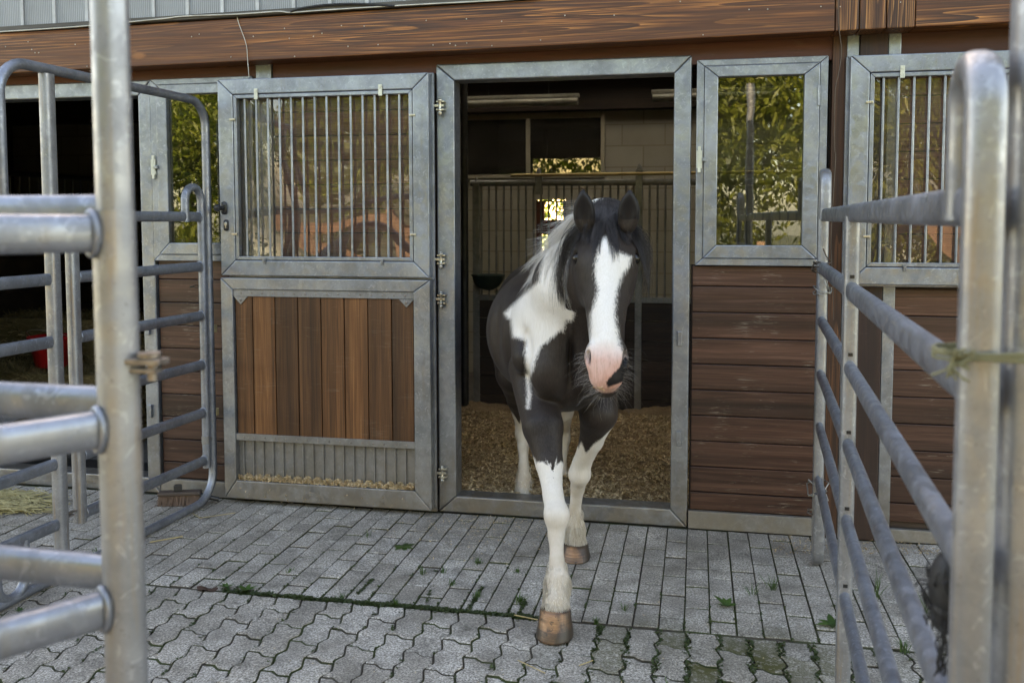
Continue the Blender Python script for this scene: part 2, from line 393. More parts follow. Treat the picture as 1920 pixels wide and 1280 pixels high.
POLY = polycarb()
# ------------------------------------------------------------------ ground
def structure(o): o['kind'] = 'structure'; return o
mb = MB(); mb.add([(-80,-80,-.03),(80,-80,-.03),(80,80,-.03),(-80,80,-.03)], [(0,1,2,3)])
structure(mb.build('ground', EARTH))
EDGE = -1.14                                # straight pavers end, wavy pavers begin
def pave():
    mb = MB(); r = random.Random(3)
    def stone(poly, h=0.0):
        n = len(poly); cx = sum(p[0] for p in poly)/n; cy = sum(p[1] for p in poly)/n
        tx, ty, dz = r.gauss(0, .013), r.gauss(0, .011), r.gauss(0, .0012)+h
        def ring(inset, z):
            o = []
            for x, y in poly:
                L = math.hypot(x-cx, y-cy); k = (L-inset)/L
                X, Y_ = cx+(x-cx)*k, cy+(y-cy)*k
                o.append((X, Y_, z+dz+(X-cx)*tx+(Y_-cy)*ty))
            return o
        a, b_, c = ring(0, -.02), ring(.0004, -.0060), ring(.0055, 0)
        b2 = ring(.0018, -.0030)
        mb.tint = r.random()
        vs = a+b_+b2+c; fs = []
        for k in range(3):
            for i in range(n): fs.append((k*n+i, k*n+(i+1) % n, (k+1)*n+(i+1) % n, (k+1)*n+i))
        fs.append(tuple(range(3*n, 4*n))); k0 = len(mb.f); mb.add(vs, fs)
        for q in range(k0, k0+2*n): mb.mi[q] = 1
    W, L, g = .0953, .2065, .0021
    x = -3.9+.024
    while x < 4.3:
        off = r.choice([.0, .5])*L; y = EDGE+.006
        first = L*(.5 if int(round((x+3.9)/W)) % 2 else 1.0); ln = first
        jx = r.gauss(0, .0008)
        while y < -.02:
            y1 = min(y+ln, -.012)
            if y1-y > .03:
                e = .0034; stone([(x+g+jx, y+e), (x+W-g+jx, y+e), (x+W-g+jx, y1-e), (x+g+jx, y1-e)])
            y = y1; ln = L*r.uniform(.985, 1.015)
        x += W
    W, L = .1075, .226; A, Bm = .0095, .0115; gy = .0046; g = .0026
    def zig(v):                              # side of a wavy stone along its length
        t_ = 1-(v/(L/2)) % 1.0               # drifts to the right towards the viewer, then steps back
        if t_ < .12: return -A
        if t_ < .55: return -A+1.6*A*(t_-.12)/.43
        if t_ < .72: return .6*A+.4*A*(t_-.55)/.17
        return A-2*A*(t_-.72)/.28
    def tr(u):                               # end of a wavy stone across its width
        if u < .38: return Bm
        if u < .62: return Bm-2*Bm*(u-.38)/.24
        return -Bm
    nrow = 24
    for ci in range(-48, 34):
        x0 = 1.07+ci*W; odd = ci % 2
        ys = [EDGE-.004]; y = EDGE-(.13 if odd else .243)
        while y > -6.4: ys.append(y); y -= L
        for k in range(len(ys)-1):
            yt, yb = ys[k], ys[k+1]; poly = []
            us = [0, .2, .38, .5, .62, .8, 1]
            for u in us:                     # bottom edge left to right
                poly.append((x0+g+(W-2*g)*u, yb+gy+tr(u)))
            y_lo = yb+gy+tr(1); y_hi = yt-gy+(tr(1) if k else 0)
            side = []
            for s_ in range(1, 18):
                yy = y_lo+(y_hi-y_lo)*s_/18; side.append(yy)
            for yy in side: poly.append((x0+W-g, yy))
            for u in us[::-1]: poly.append((x0+g+(W-2*g)*u, yt-gy+(tr(u) if k else 0)))
            y_lo2 = yb+gy+tr(0); y_hi2 = yt-gy+(tr(0) if k else 0)
            for s_ in range(17, 0, -1): poly.append((x0+g, y_lo2+(y_hi2-y_lo2)*s_/18))
            poly = [(px_+zig(py_-EDGE), py_) for px_, py_ in poly]
            stone(poly)
    o = mb.build('paving', [PAVER, SOIL]); structure(o)
    mb = MB(); mb.add([(-4.2,-6.6,-.0065),(4.6,-6.6,-.0065),(4.6,.1,-.0065),(-4.2,.1,-.0065)], [(0,1,2,3)])
    structure(mb.build('paving_joints', SOIL))
pave()

# ------------------------------------------------------------------ stable building
ST = empty('stable_building', (0, 0, 0), 'wooden stable front with galvanised door frames, brown boards and open stall doors', 'stable')
def piece(o, label=None):
    if label: o['label'] = label
    return o
def frame(mb, x0, x1, z0, z1, wl, wr, wt, wb, y0, y1, e=.0007):
    X0, X1, Z0, Z1 = x0+wl, x1-wr, z0+wb, z1-wt
    mb.wallpoly([(x0,z0+e),(X0,Z0+e),(X0,Z1-e),(x0,z1-e)], y0, y1)
    mb.wallpoly([(x1,z0+e),(X1,Z0+e),(X1,Z1-e),(x1,z1-e)], y0, y1)
    mb.wallpoly([(x0+e,z1),(X0+e,Z1),(X1-e,Z1),(x1-e,z1)], y0, y1)
    mb.wallpoly([(x0+e,z0),(X0+e,Z0),(X1-e,Z0),(x1-e,z0)], y0, y1)
    return mb
ZJ = at(1400, 538)[2]; PITCHB = .1263
def siding(mb, x0, x1, z0, z1, y=.022):
    r = random.Random(int((x0+9)*100)); z = ZJ-PITCHB*20
    while z < z1:
        a, b_ = max(z+.0025, z0), min(z+PITCHB-.0025, z1)
        if b_-a > .015:
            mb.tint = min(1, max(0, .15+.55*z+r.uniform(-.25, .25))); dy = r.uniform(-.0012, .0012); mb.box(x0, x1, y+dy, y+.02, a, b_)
        z += PITCHB
# boards: four panels of horizontal planks
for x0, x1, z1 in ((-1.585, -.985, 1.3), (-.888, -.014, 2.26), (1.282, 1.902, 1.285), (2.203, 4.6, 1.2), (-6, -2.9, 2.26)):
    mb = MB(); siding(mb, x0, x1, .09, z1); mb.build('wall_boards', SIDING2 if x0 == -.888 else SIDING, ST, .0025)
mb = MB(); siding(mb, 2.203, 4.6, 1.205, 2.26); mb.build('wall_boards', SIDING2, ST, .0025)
# solid wall behind the boards
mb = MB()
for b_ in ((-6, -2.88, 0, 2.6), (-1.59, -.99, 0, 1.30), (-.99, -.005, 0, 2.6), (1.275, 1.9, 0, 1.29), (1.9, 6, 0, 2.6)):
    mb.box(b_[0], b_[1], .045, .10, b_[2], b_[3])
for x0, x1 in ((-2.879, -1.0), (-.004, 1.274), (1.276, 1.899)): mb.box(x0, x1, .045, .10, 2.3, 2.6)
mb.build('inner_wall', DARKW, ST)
mb = MB(); r = random.Random(2)
for x0, x1 in ((-3.4, -.977), (-.887, 1.966), (2.022, 2.145), (2.202, 4.6)):
    mb.tint = r.random(); mb.box(x0, x1, .012, .044, 2.245, 2.5)
mb.build('header_board', HEADER, ST, .002)
mb = MB(); mb.box(1.905, 1.966, -.004, .04, 0, 2.45); mb.build('corner_post', POSTW, ST, .003)
mb = MB(); mb.box(2.024, 2.144, -.012, .04, 0, 2.45); mb.build('corner_post', POSTD, ST, .004, 'dark cracked wooden post')
for x0, x1 in ((-.976, -.889), (1.968, 2.021), (2.147, 2.201)):
    mb = MB(); mb.box(x0, x1, -.002, .043, 0.0, 2.42); mb.build('steel_upright', GALV, ST, .003)
for x0, x1, z1 in ((-1.586, -.978, .086), (-.886, -.003, .083), (1.273, 1.9, .088), (2.204, 4.6, .06)):
    mb = MB(); mb.box(x0, x1, -.006, .02, 0.001, z1); mb.build('base_rail', GALV_DIRTY, ST, .003)
# big beam under the upper wall (it sags a little to the left)
def beam(x0, x1, y0, y1, mat_, mbz=None, nm='fascia_beam'):
    z = lambda x: (2.303+(x+2.4)*.0105, 2.517+(x+2.4)*.0118)
    (a0, a1), (b0, b1) = z(x0), z(x1)
    if mbz: a0, b0 = a0+mbz, b0+mbz
    mb = MB(); mb.tint = .9
    mb.hexa([(x0,y0,a0),(x1,y0,b0),(x1,y1,b0),(x0,y1,a0),(x0,y0,a1),(x1,y0,b1),(x1,y1,b1),(x0,y1,a1)])
    return mb.build(nm, mat_, ST, .005)
beam(-6, 1.893, -.13, .008, BEAM)
for a, b_ in ((1.897, 1.995), (2.0, 2.108), (2.113, 2.228)): beam(a, b_, -.132, .008, BEAMV, 0, 'beam_end_block')
beam(2.232, 6, -.13, .008, BEAM)
mb = MB(); n_ = 0
for k in range(40):                         # nail and screw heads
    x = random.uniform(-2.6, 2.2); z = random.choice([2.33, 2.42, 2.46])+random.uniform(-.02, .02)+(x+2.4)*.011
    mb.blob((x, -.131, z), (.0035, .002, .0035), 6, 4)
mb.build('nail_heads', BOLT, ST)['kind'] = 'stuff'
mb = MB(); mb.hexa([(-6,-.15,2.480),(6,-.15,2.622),(6,.01,2.622),(-6,.01,2.480),(-6,-.15,2.505),(6,-.15,2.647),(6,.01,2.647),(-6,.01,2.505)])
mb.build('trim_board', GREYW, ST, .003)
# upper wall of ribbed translucent sheets
mb = MB()
x = -6.0
while x < 6: mb.box(x, x+.194, -.105, -.09, 2.50+(x+6)*.0118, 3.8); x += .196
mb.build('upper_wall_sheet', POLY, ST, .002)
mb = MB(); x = -6.0
while x < 6: mb.box(x-.009, x+.009, -.112, -.106, 2.512+(x+6)*.0118, 3.8); x += .196
mb.build('sheet_joint_strip', simple('pale_joint_strip', (.45, .46, .48), .4), ST)
def roofslab(x0, x1, y0, y1, t_):
    z = lambda y: 3.78+(y+1)*.156
    return MB().hexa([(x0,y0,z(y0)),(x1,y0,z(y0)),(x1,y1,z(y1)),(x0,y1,z(y1)),(x0,y0,z(y0)+t_),(x1,y0,z(y0)+t_),(x1,y1,z(y1)+t_),(x0,y1,z(y1)+t_)])
for a in ((-6.4, 6.4, -1.0, 1.2), (-6.4, -1.6, 1.202, 3.9), (3.4, 6.4, 1.202, 3.9), (-6.4, 6.4, 3.902, 4.9)): roofslab(*a, .14).build('roof', ROOFM, ST)
m_, t, b = mat('added_skylight_sheet'); b.inputs['Base Color'].default_value = (.75, .75, .7, 1); b.inputs['Roughness'].default_value = .5
ts = N(t, 'ShaderNodeBsdfTranslucent'); ts.inputs[0].default_value = (.72, .74, .72, 1); mx = N(t, 'ShaderNodeMixShader'); mx.inputs[0].default_value = .55
t.links.new(b.outputs[0], mx.inputs[1]); t.links.new(ts.outputs[0], mx.inputs[2]); t.links.new(mx.outputs[0], t.nodes['Material Output'].inputs['Surface'])
roofslab(-1.599, 3.399, 1.203, 3.899, .02).build('added_skylight', m_, ST)  # unseen translucent roof panel, added to brighten the stable interior
for a in (-6.1, -1.58, 6.0): mb = MB(); mb.box(a, a+.1, .1, 4.3, 0, 4.4); mb.build('side_and_shield_wall', DARKW, ST)  # the middle wall is added to shield the left stall from interior light
mb = MB(); mb.box(-6,6,.1,1.3,2.86,2.9); mb.box(-6,-1.5,1.3,3.8,2.86,2.9); mb.box(3.2,6,1.3,3.8,2.86,2.9); mb.box(-6,6,3.8,4.2,2.86,2.9); mb.build('ceiling', DARKW, ST)  # left open under the added roof panel to let its light in

# door frames
def door_frame(x0, x1, zt, wl, wr, name):
    mb = MB(); frame(mb, x0, x1, .001, zt, wl, wr, .082, .086, 0, .12)
    return mb.build(name, GALV, ST, .007, seg=3)
DF = door_frame(0.004, 1.268, 2.288, .094, .082, 'door_frame')
DF2 = door_frame(-2.87, -1.592, 2.262, .09, .078, 'door_frame')
for zz in (.934, .444):                     # strike boxes on the right jamb
    mb = MB(); mb.box(1.212, 1.236, -.016, .001, zz-.036, zz+.036); mb.build('strike_box', GALV, DF, .003)
for zz in (.92, .462):
    mb = MB(); mb.box(-1.652, -1.628, -.016, .001, zz-.036, zz+.036); mb.build('strike_box', GALV, DF2, .003)
def hinge(z, par, x=.032):
    mb = MB(); mb.box(x-.05, x+.02, -.030, -.022, z-.006, z+.006); mb.box(x-.02, x+.022, -.03, 0, z+.016, z+.024); mb.box(x-.02, x+.022, -.03, 0, z-.024, z-.016)
    mb.lathe((x, -.028, z-.05), [(.001, 0), (.010, .004), (.012, .016), (.008, .02), (.008, .022), (.012, .024), (.012, .032), (.007, .034), (.007, .07), (.013, .071), (.013, .079), (.008, .082), (.006, .088)], 12)
    mb.build('hinge', BOLT, par, .001)
for zz in (2.08, 1.31, 1.108, .212): hinge(zz, DF)

# stall door leaves, folded back flat against the wall
def grille_leaf(x0, x1, z0, z1, handle, flip=False):
    D = bpy.data.objects.new('upper_door', None); COL.objects.link(D); D.parent = ST; D.location = ((x0+x1)/2, -.06, z0)
    D['label'] = 'upper stall door leaf with steel bars over a clear sheet'
    mb = MB(); frame(mb, x0, x1, z0, z1, .083, .083, .078, .080, -.088, -.038); mb.build('door_frame', GALV, D, .005, seg=3)
    s = 1 if not flip else -1
    mb = MB(); xa, xb = (x0+.02, x1+.012) if not flip else (x0-.012, x1-.02)
    frame(mb, xa, xb, z0-.012, z1+.006, .07, .07, .07, .07, -.0375, -.018); mb.build('rebate_frame', GALV, D, .003)
    ix0, ix1, iz0, iz1 = x0+.083, x1-.083, z0+.080, z1-.078
    mb = MB(); frame(mb, ix0+.003, ix1-.003, iz0+.003, iz1-.003, .018, .018, .018, .018, -.084, -.050)
    g = mb.build('bar_frame', GALV, D, .002)
    nb = 14; pit = (ix1-ix0-.03)/(nb+.62)
    for k in range(nb):
        xk = ix0+.021+pit*(k+.62); mb = MB(); mb.rod((xk, -.070, iz0+.018), (xk, -.070, iz1-.018), .0062, 8); mb.build('bar', GALV, D)
    mb = MB(); mb.box(ix0+.004, ix1-.004, -.047, -.0455, iz0+.004, iz1-.004)
    me = mb.build('clear_sheet', PLEXI, D)
    for (fx, zz, vert) in ((.17, iz1-.002, 1), (.83, iz1-.002, 1), (.17, iz0, 1), (.83, iz0, 1)):
        xk = ix0+(ix1-ix0)*fx-(.03 if zz > z0+.5 and fx < .5 else 0); up = zz > z0+.5
        mb = MB()
        if up: mb.box(xk-.010, xk+.010, -.095, -.0885, zz-.028, zz+.028); mb.rod((xk, -.095, zz+.016), (xk, -.099, zz+.016), .006, 8)
        else: mb.box(xk-.008, xk+.008, -.095, -.0885, zz-.018, zz+.012); mb.rod((xk, -.095, zz), (xk, -.102, zz), .007, 8)
        mb.build('turn_clip', LATCHM if up else GALV_DIRTY, D, .002)
    for xk in (ix0, ix1):
        for zz in (iz0+(iz1-iz0)*.16, iz0+(iz1-iz0)*.85):
            mb = MB(); mb.box(xk-.016, xk+.016, -.094, -.0885, zz-.006, zz+.006); mb.build('turn_clip', BOLT, D, .002)
    if handle:
        hx = x0+.028; hz = 1.572
        mb = MB(); mb.lathe((hx-.001, -.093, hz-.034), [(.001, 0), (.014, .004), (.017, .02), (.017, .05), (.013, .064), (.001, .068)], 12, 1, .35)
        mb.rod((hx-.004, -.09, hz), (hx-.012, -.125, hz), .011, 10)
        for k in range(10):
            a = 2*math.pi*k/10; mb.blob((hx-.016+.014*math.cos(a), -.133, hz+.014*math.sin(a)), (.006, .013, .006), 6, 5)
        mb.blob((hx-.016, -.133, hz), (.017, .014, .017), 10, 6)
        mb.build('door_knob', BLACKPL, D)
        mb = MB(); mb.lathe((hx+.008, -.091, hz-.12), [(.001, 0), (.012, .003), (.015, .014), (.015, .046), (.012, .057), (.001, .06)], 12, 1, .35)
        p_ = mb.build('lock_plate', BLACKPL, D)
        mb = MB(); mb.lathe((hx+.008, -.0965, hz-.106), [(.001, 0), (.004, .002), (.0045, .014), (.008, .018), (.008, .028), (.004, .033), (.001, .034)], 10, 1, .25); mb.build('lock_cylinder', BOLT, D)
    return D
UD = grille_leaf(-1.150, -.010, 1.219, 2.236, True)
UD2 = grille_leaf(1.972, 3.112, 1.212, 2.245, False, True)
UD2['label'] = 'upper grille door leaf at the right edge, folded back over brown boards'
# lower leaf with planks
LD = bpy.data.objects.new('lower_door', None); COL.objects.link(LD); LD.parent = ST; LD.location = (-.58, -.06, .03); LD['label'] = 'lower stall door leaf of upright brown planks'
x0, x1, z0, z1 = -1.156, -.008, .03, 1.208
mb = MB(); frame(mb, x0, x1, z0, z1, .068, .088, .062, .098, -.088, -.038); mb.build('door_frame', galvanised('galvanised_lower_door', (.31, .325, .345), .4, .75, .35, .55, 34, low=.4), LD, .005, seg=3)
mb = MB(); frame(mb, x0+.02, x1+.012, z0-.008, z1+.004, .07, .07, .07, .07, -.0375, -.018); mb.build('rebate_frame', GALV, LD, .003)
ix0, ix1 = x0+.068, x1-.088
PB = bpy.data.objects.new('plank_panel', None)
mb = MB(); r = random.Random(11); ed = [ix0+.004, -.985, -.858, -.730, -.602, -.474, -.346, -.218, ix1-.004]
tn = [.35, .75, .15, .35, .85, .80, .6, .2]
for k in range(8):
    mb.tint = tn[k]; mb.box(ed[k]+.0025, ed[k+1]-.0025, -.070, -.045, .372, 1.125)
mb.build('plank_panel', DOORW, LD, .003)
for zz, tri in ((1.128, True), (.362, False)):
    mb = MB(); mb.box(ix0, ix1, -.080, -.071, zz-.018, zz+.018)
    if tri:
        for xk in (ix0+.04, ix1-.04): mb.wallpoly([(xk-.04, zz-.019), (xk+.04, zz-.019), (xk, zz-.062)], -.077, -.071)
    st = mb.build('rivet_strip', GALV_DIRTY, LD, .0015)
    mb = MB()
    for k in range(16):
        xk = ix0+.045+k*(ix1-ix0-.09)/15; mb.blob((xk, -.0805, zz), (.0055, .002, .0055), 8, 4)
    if tri:
        for xk in (ix0+.04, ix1-.04): mb.blob((xk, -.078, zz-.036), (.008, .003, .008), 8, 4)
    mb.build('rivets', RUST, LD)
mb = MB(); mb.box(ix0, ix1, -.048, -.043, .128, .345); k = 0
xk = ix0+.03
while xk < ix1: mb.wallpoly([(xk-.004, .129), (xk+.004, .129), (xk+.004, .344), (xk-.004, .344)], -.060, -.0485); xk += .0565
mb.build('ribbed_kick_plate', GALV_DIRTY, LD, .002)
r = random.Random(5); mb = MB()
def flake(mb, c, s, r, tilt=.9, tint=None):
    a = r.uniform(0, 6.28); n_ = Vector((r.gauss(0, tilt), r.gauss(0, tilt), 1)).normalized()
    u = n_.orthogonal().normalized(); u = (Matrix.Rotation(a, 3, n_) @ u); v_ = n_.cross(u)
    l, w_ = s*r.uniform(.6, 1.4), s*r.uniform(.2, .5); c = Vector(c)
    mb.tint = r.random() if tint is None else tint
    mb.add([c-u*l-v_*w_, c+u*l-v_*w_*.7, c+u*l*.8+v_*w_+n_*s*.3, c-u*l+v_*w_], [(0,1,2,3)])
for k in range(4200):
    ph = r.random(); x = ix0+.01+(ix1-ix0-.02)*r.random(); hh = .010+.022*abs(math.sin((x-ix0-.03)*math.pi/.0565))
    flake(mb, (x, -.052-.030*r.random(), .130+hh*r.random()), .007, r, .9, r.uniform(.4, 1))
for k in range(60): flake(mb, (ix0+(ix1-ix0)*r.random(), -.09, r.uniform(.02, .09)), .005, r)
place(tag(mb.build('shavings_on_door', SHAV), 'pale wood shavings lying on the bottom ledge of the lower stall door', 'wood shavings', kind='stuff'), (-.58, -.06, .13))

# fixed windows beside the frames
def window(x0, lab, hinge_right=True):
    x1 = x0+.594; z0, z1 = 1.29, 2.262
    mb = MB(); frame(mb, x0, x1, z0, z1, .036, .036, .030, .034, -.012, .10)
    Wn = mb.build('window_frame', GALV, ST, .003, lab)
    mb = MB(); frame(mb, x0+.037, x1-.037, z0+.035, z1-.031, .062, .068, .052, .062, -.020, .03); mb.build('sash', GALV, Wn, .004)
    mb = MB(); mb.box(x0+.098, x1-.104, .006, .010, z0+.095, z1-.081); mb.build('pane', GLASS, Wn)
    hx = x1-.040
    if hinge_right:
        mb = MB(); mb.rod((hx, -.022, 2.035), (hx, -.022, 2.125), .0075, 10); mb.rod((hx, -.022, 2.078), (hx, -.022, 2.082), .009, 10); mb.build('hinge', GALV, Wn)
    lx = x0+.016; mb = MB(); mb.box(lx-.014, lx+.012, -.024, -.0125, 1.752, 1.836); mb.box(lx-.008, lx+.006, -.026, -.0125, 1.732, 1.856)
    mb.rod((lx, -.0245, 1.792), (lx, -.0285, 1.792), .005, 8); mb.build('latch', LATCHM, Wn, .001)
    mb = MB(); mb.box(lx+.012, lx+.030, -.032, -.0205, 1.784, 1.802); mb.build('latch_bolt', GALV, Wn, .002)
    return Wn
window(1.292, 'fixed window right of the doorway')
window(-1.588, 'fixed window left of the folded door')

# ------------------------------------------------------------------ inside the stable
mb = MB(); YB0, YB1 = 4.2, 4.3
def wallrect(x0, x1, z0, z1): mb.box(x0, x1, YB0, YB1, z0, z1)
# openings: upper window (-.97..0.40, 1.94..2.47), doorway (-.224...062, .15..1.70)
wallrect(-6, -.97, 0, 2.53); wallrect(.40, 6, 0, 2.53); wallrect(-.97, .40, 2.47, 2.53)
wallrect(-.97, .40, 1.70, 1.94); wallrect(-.97, -.226, 0, 1.70); wallrect(.064, .40, 0, 1.70); wallrect(-.226, .064, 0, .15)
mb.build('back_wall', BLOCK, ST)
mb = MB(); mb.box(-6, 6, 4.05, 4.3, 2.531, 2.86); mb.build('wall_plate', DARKW, ST)
mb = MB(); mb.box(-6, 6, 4.31, 4.4, 2.53, 4.62); mb.build('added_rear_gable', DARKW, ST)  # unseen wall added to keep sun from entering through the attic
mb = MB(); frame(mb, -1.0, .44, 1.905, 2.505, .036, .036, .036, .036, 4.15, 4.199); mb.box(-.315, -.275, 4.152, 4.198, 1.942, 2.468)
WB = mb.build('window_frame', CREAM, ST, .003, 'cream two-light window in the back wall')
for a, b_ in ((-.963, -.316), (-.274, .403)):
    mb = MB(); mb.box(a, b_, 4.17, 4.176, 1.942, 2.468); mb.build('pane', INGLASS, WB)
mb = MB(); mb.box(-1.2, -.285, 4.36, 4.38, 1.8, 2.6); mb.box(-.285, .6, 4.36, 4.38, 2.10, 2.6); mb.box(-.9, .38, 4.33, 4.345, 2.25, 2.262); mb.build('dark_pane_backing', simple('dull_backing', (.10, .09, .085), .6), ST)  # boards added behind the panes to darken them like an unlit room
mb = MB(); mb.box(-.224, -.190, 4.22, 4.28, .15, 1.69); mb.box(.038, .062, 4.22, 4.28, .15, 1.69); mb.box(-.190, .038, 4.22, 4.28, 1.674, 1.69)
mb.box(-.190, -.150, 4.22, 4.28, 1.365, 1.673); mb.box(-.150, .038, 4.22, 4.28, 1.365, 1.505); mb.box(-.09, .038, 4.22, 4.28, .15, 1.364); mb.box(-.190, -.091, 4.22, 4.28, .15, 1.12)
mb.build('back_door', HEADER, ST)
for a in (-.25, .075): pass
def lamp(c, L, lab):
    T = empty('strip_light', c, lab, 'strip light', 'strip lights under the ceiling')
    x, y, z = c
    mb = MB(); mb.box(x-L/2, x+L/2, y-.035, y+.035, z+.03, z+.06); mb.build('housing', LAMPM, T, .004)
    mb = MB(); mb.sweep([(x-L/2+.01, y, z), (x+L/2-.01, y, z)], (0, 1, 0), .05, .034, 14); mb.build('lamp_cover', LAMPM, T)
    [MB().rod((x+q, y, z+.06), (x+q, y, 2.86), .004, 6).build('hanger', DARKSTEEL, T) for q in (-L/4, L/4)]
lamp((-.2, 3.2, 2.50), 1.04, 'long dusty strip light above the cream window, seen through the doorway')
lamp((1.42, 3.2, 2.51), 1.0, 'strip light cut by the right jamb of the doorway')

def partition_back():
    y = 2.4; T = empty('stall_partition', (0, y, 0), 'grey barred stall partition behind the horse', 'partition')
    zt = 1.79
    mb = MB(); mb.sweep([(-.42, y, zt), (2.4, y, zt-.01)], (0, 1, 0), .022, .024, 12); mb.build('top_rail', GALV_DIRTY, T)
    mb = MB(); mb.sweep([(-.10, y-.02, 1.845), (2.2, y-.02, 1.85)], (0, 1, 0), .013, .013, 10); mb.build('slide_rail', simple('brassy_pipe', (.32, .24, .12), .35, .8), T)
    for xk, zz in ((-.375, 1.79), (.115, 1.86), (.875, 1.88), (1.5, 1.88)):
        mb = MB(); mb.box(xk-.026, xk+.026, y-.026, y+.026, 0 if xk != .115 else 1.70, zz); mb.lathe((xk, y, zz), [(.018, 0), (.018, .02), (.004, .045)], 8); mb.build('post', GALV_DIRTY, T, .003)
    x = -.335
    while x < 2.3:
        if min(abs(x-.875), abs(x-1.5)) > .035:
            mb = MB(); mb.rod((x, y, .92), (x, y, zt-.02), .0075, 8); mb.build('bar', GALV_DIRTY, T)
        x += .0585
    mb = MB(); mb.box(-.40, 2.4, y-.02, y+.02, .885, .925); mb.build('middle_rail', GALV_DIRTY, T, .003)
    mb = MB(); z = .0; r = random.Random(4)
    while z < .88: mb.tint = r.random(); mb.box(-.35, 2.4, y-.015, y+.015, z, min(z+.146, .883)); z += .15
    mb.build('kick_boards', DARKW, T, .003)
partition_back()
def partition_side(X, y0, y1, zt, zb, lab, step=.075, nm='stall_partition'):
    T = empty(nm, (X, (y0+y1)/2, 0), lab, 'partition')
    mb = MB(); mb.sweep([(X, y0, zt), (X, y1, zt)], (1, 0, 0), .022, .024, 12); mb.build('top_rail', DARKSTEEL, T)
    y = y0+.04
    while y < y1-.03: mb = MB(); mb.rod((X, y, zb), (X, y, zt-.02), .008, 8); mb.build('bar', GALV_DIRTY, T); y += step
    mb = MB(); z = .0; r = random.Random(4)
    while z < zb: mb.tint = r.random(); mb.box(X-.02, X+.02, y0, y1, z, min(z+.146, zb)); z += .15
    mb.build('kick_boards', DARKW, T, .003)
partition_side(-.50, .14, 2.34, 1.80, 1.20, 'dark barred side partition on the left inside the doorway')
partition_side(-4.3, 1.0, 4.15, 1.90, 1.28, 'dark barred partition deep in the stall behind the left gate', .11)
partition_side(2.45, .14, 4.1, 1.80, 1.40, 'side partition hidden to the right inside the stable')
T = tag(MB().rod((-.44, 2.28, 0), (-.44, 2.28, 2.86), .028, 14).build('ceiling_post', DARKSTEEL), 'dark steel pipe post standing at the left inside the doorway', 'post'); place(T, (-.44, 2.28, 0))
mb = MB(); mb.box(-3.42, -3.28, 2.2, 2.34, 0, 2.86); T = tag(mb.build('timber_post', DARKW, None, .004), 'dark timber post inside the stall behind the left gate', 'post'); place(T, (-3.35, 2.27, 0))
# feeding trough: half-round bowl hung on the partition
mb = MB(); c = (-.262, 2.30, 1.085); vs = []; n_ = 16
for i in range(7):
    a = i/6*math.pi/2; rr = math.cos(a)
    for j in range(n_): th = 2*math.pi*j/n_; vs.append((c[0]+.125*rr*math.cos(th)+.0, c[1]+.09*rr*math.sin(th), c[2]-.115*math.sin(a)))
mb.add(vs, [(i*n_+j, i*n_+(j+1) % n_, (i+1)*n_+(j+1) % n_, (i+1)*n_+j) for i in range(6) for j in range(n_)], True)
mb.sweep([(c[0]+.125*math.cos(2*math.pi*j/24), c[1]+.09*math.sin(2*math.pi*j/24), c[2]) for j in range(25)], (0, 0, 1), .008, .008, 8)
T = tag(mb.build('feed_trough', GREENPL), 'dark green feed bowl hanging on the partition behind the horse', 'feed trough'); place(T, c)
# bedding
def bedding():
    nx, ny = 90, 80; r = np.random.RandomState(3)
    xs = np.linspace(-.48, 2.43, nx); ys = np.linspace(.122, 2.38, ny); gx, gy = np.meshgrid(xs, ys)
    h = .045+.03*np.sin(gx*3.1+1)*np.sin(gy*2.3)+.012*np.sin(gx*9+gy*7)+.008*r.randn(ny, nx)+.03*np.clip((gy-1.2), 0, 1)
    vs = np.stack([gx, gy, h], -1).reshape(-1, 3)
    fs = [(j*nx+i, j*nx+i+1, (j+1)*nx+i+1, (j+1)*nx+i) for j in range(ny-1) for i in range(nx-1)]
    mb = MB(); mb.add(vs.tolist(), fs, True); mb.m = 1
    rr = random.Random(9)
    for k in range(30000):
        x = rr.uniform(-.4, 1.9); y = .122+2.0*rr.random()**1.3
        i, j = int((x+.48)/2.91*(nx-1)), int((y-.122)/2.258*(ny-1)); z = h[j, i]
        flake(mb, (x, y, z+rr.uniform(.002, .014)), .010, rr, .7)
    o = mb.build('shavings_bedding', [BED, SHAV]); tag(o, 'brown wood shavings spread over the stall floor behind the sill', 'bedding', kind='stuff'); place(o, (.6, 1.2, 0))
bedding()
mb = MB(); mb.box(-6, 6, .1, 4.2, -.028, .003); structure(mb.build('stable_floor', simple('concrete_floor', (.10, .09, .08), .9)))
mb = MB(); mb.box(-2.78, -1.68, .125, .5, .004, .02); o = tag(mb.build('rubber_mat', RUBBER, None, .003), 'black rubber mat inside the left stall sill', 'mat'); place(o, (-2.2, .3, .004))

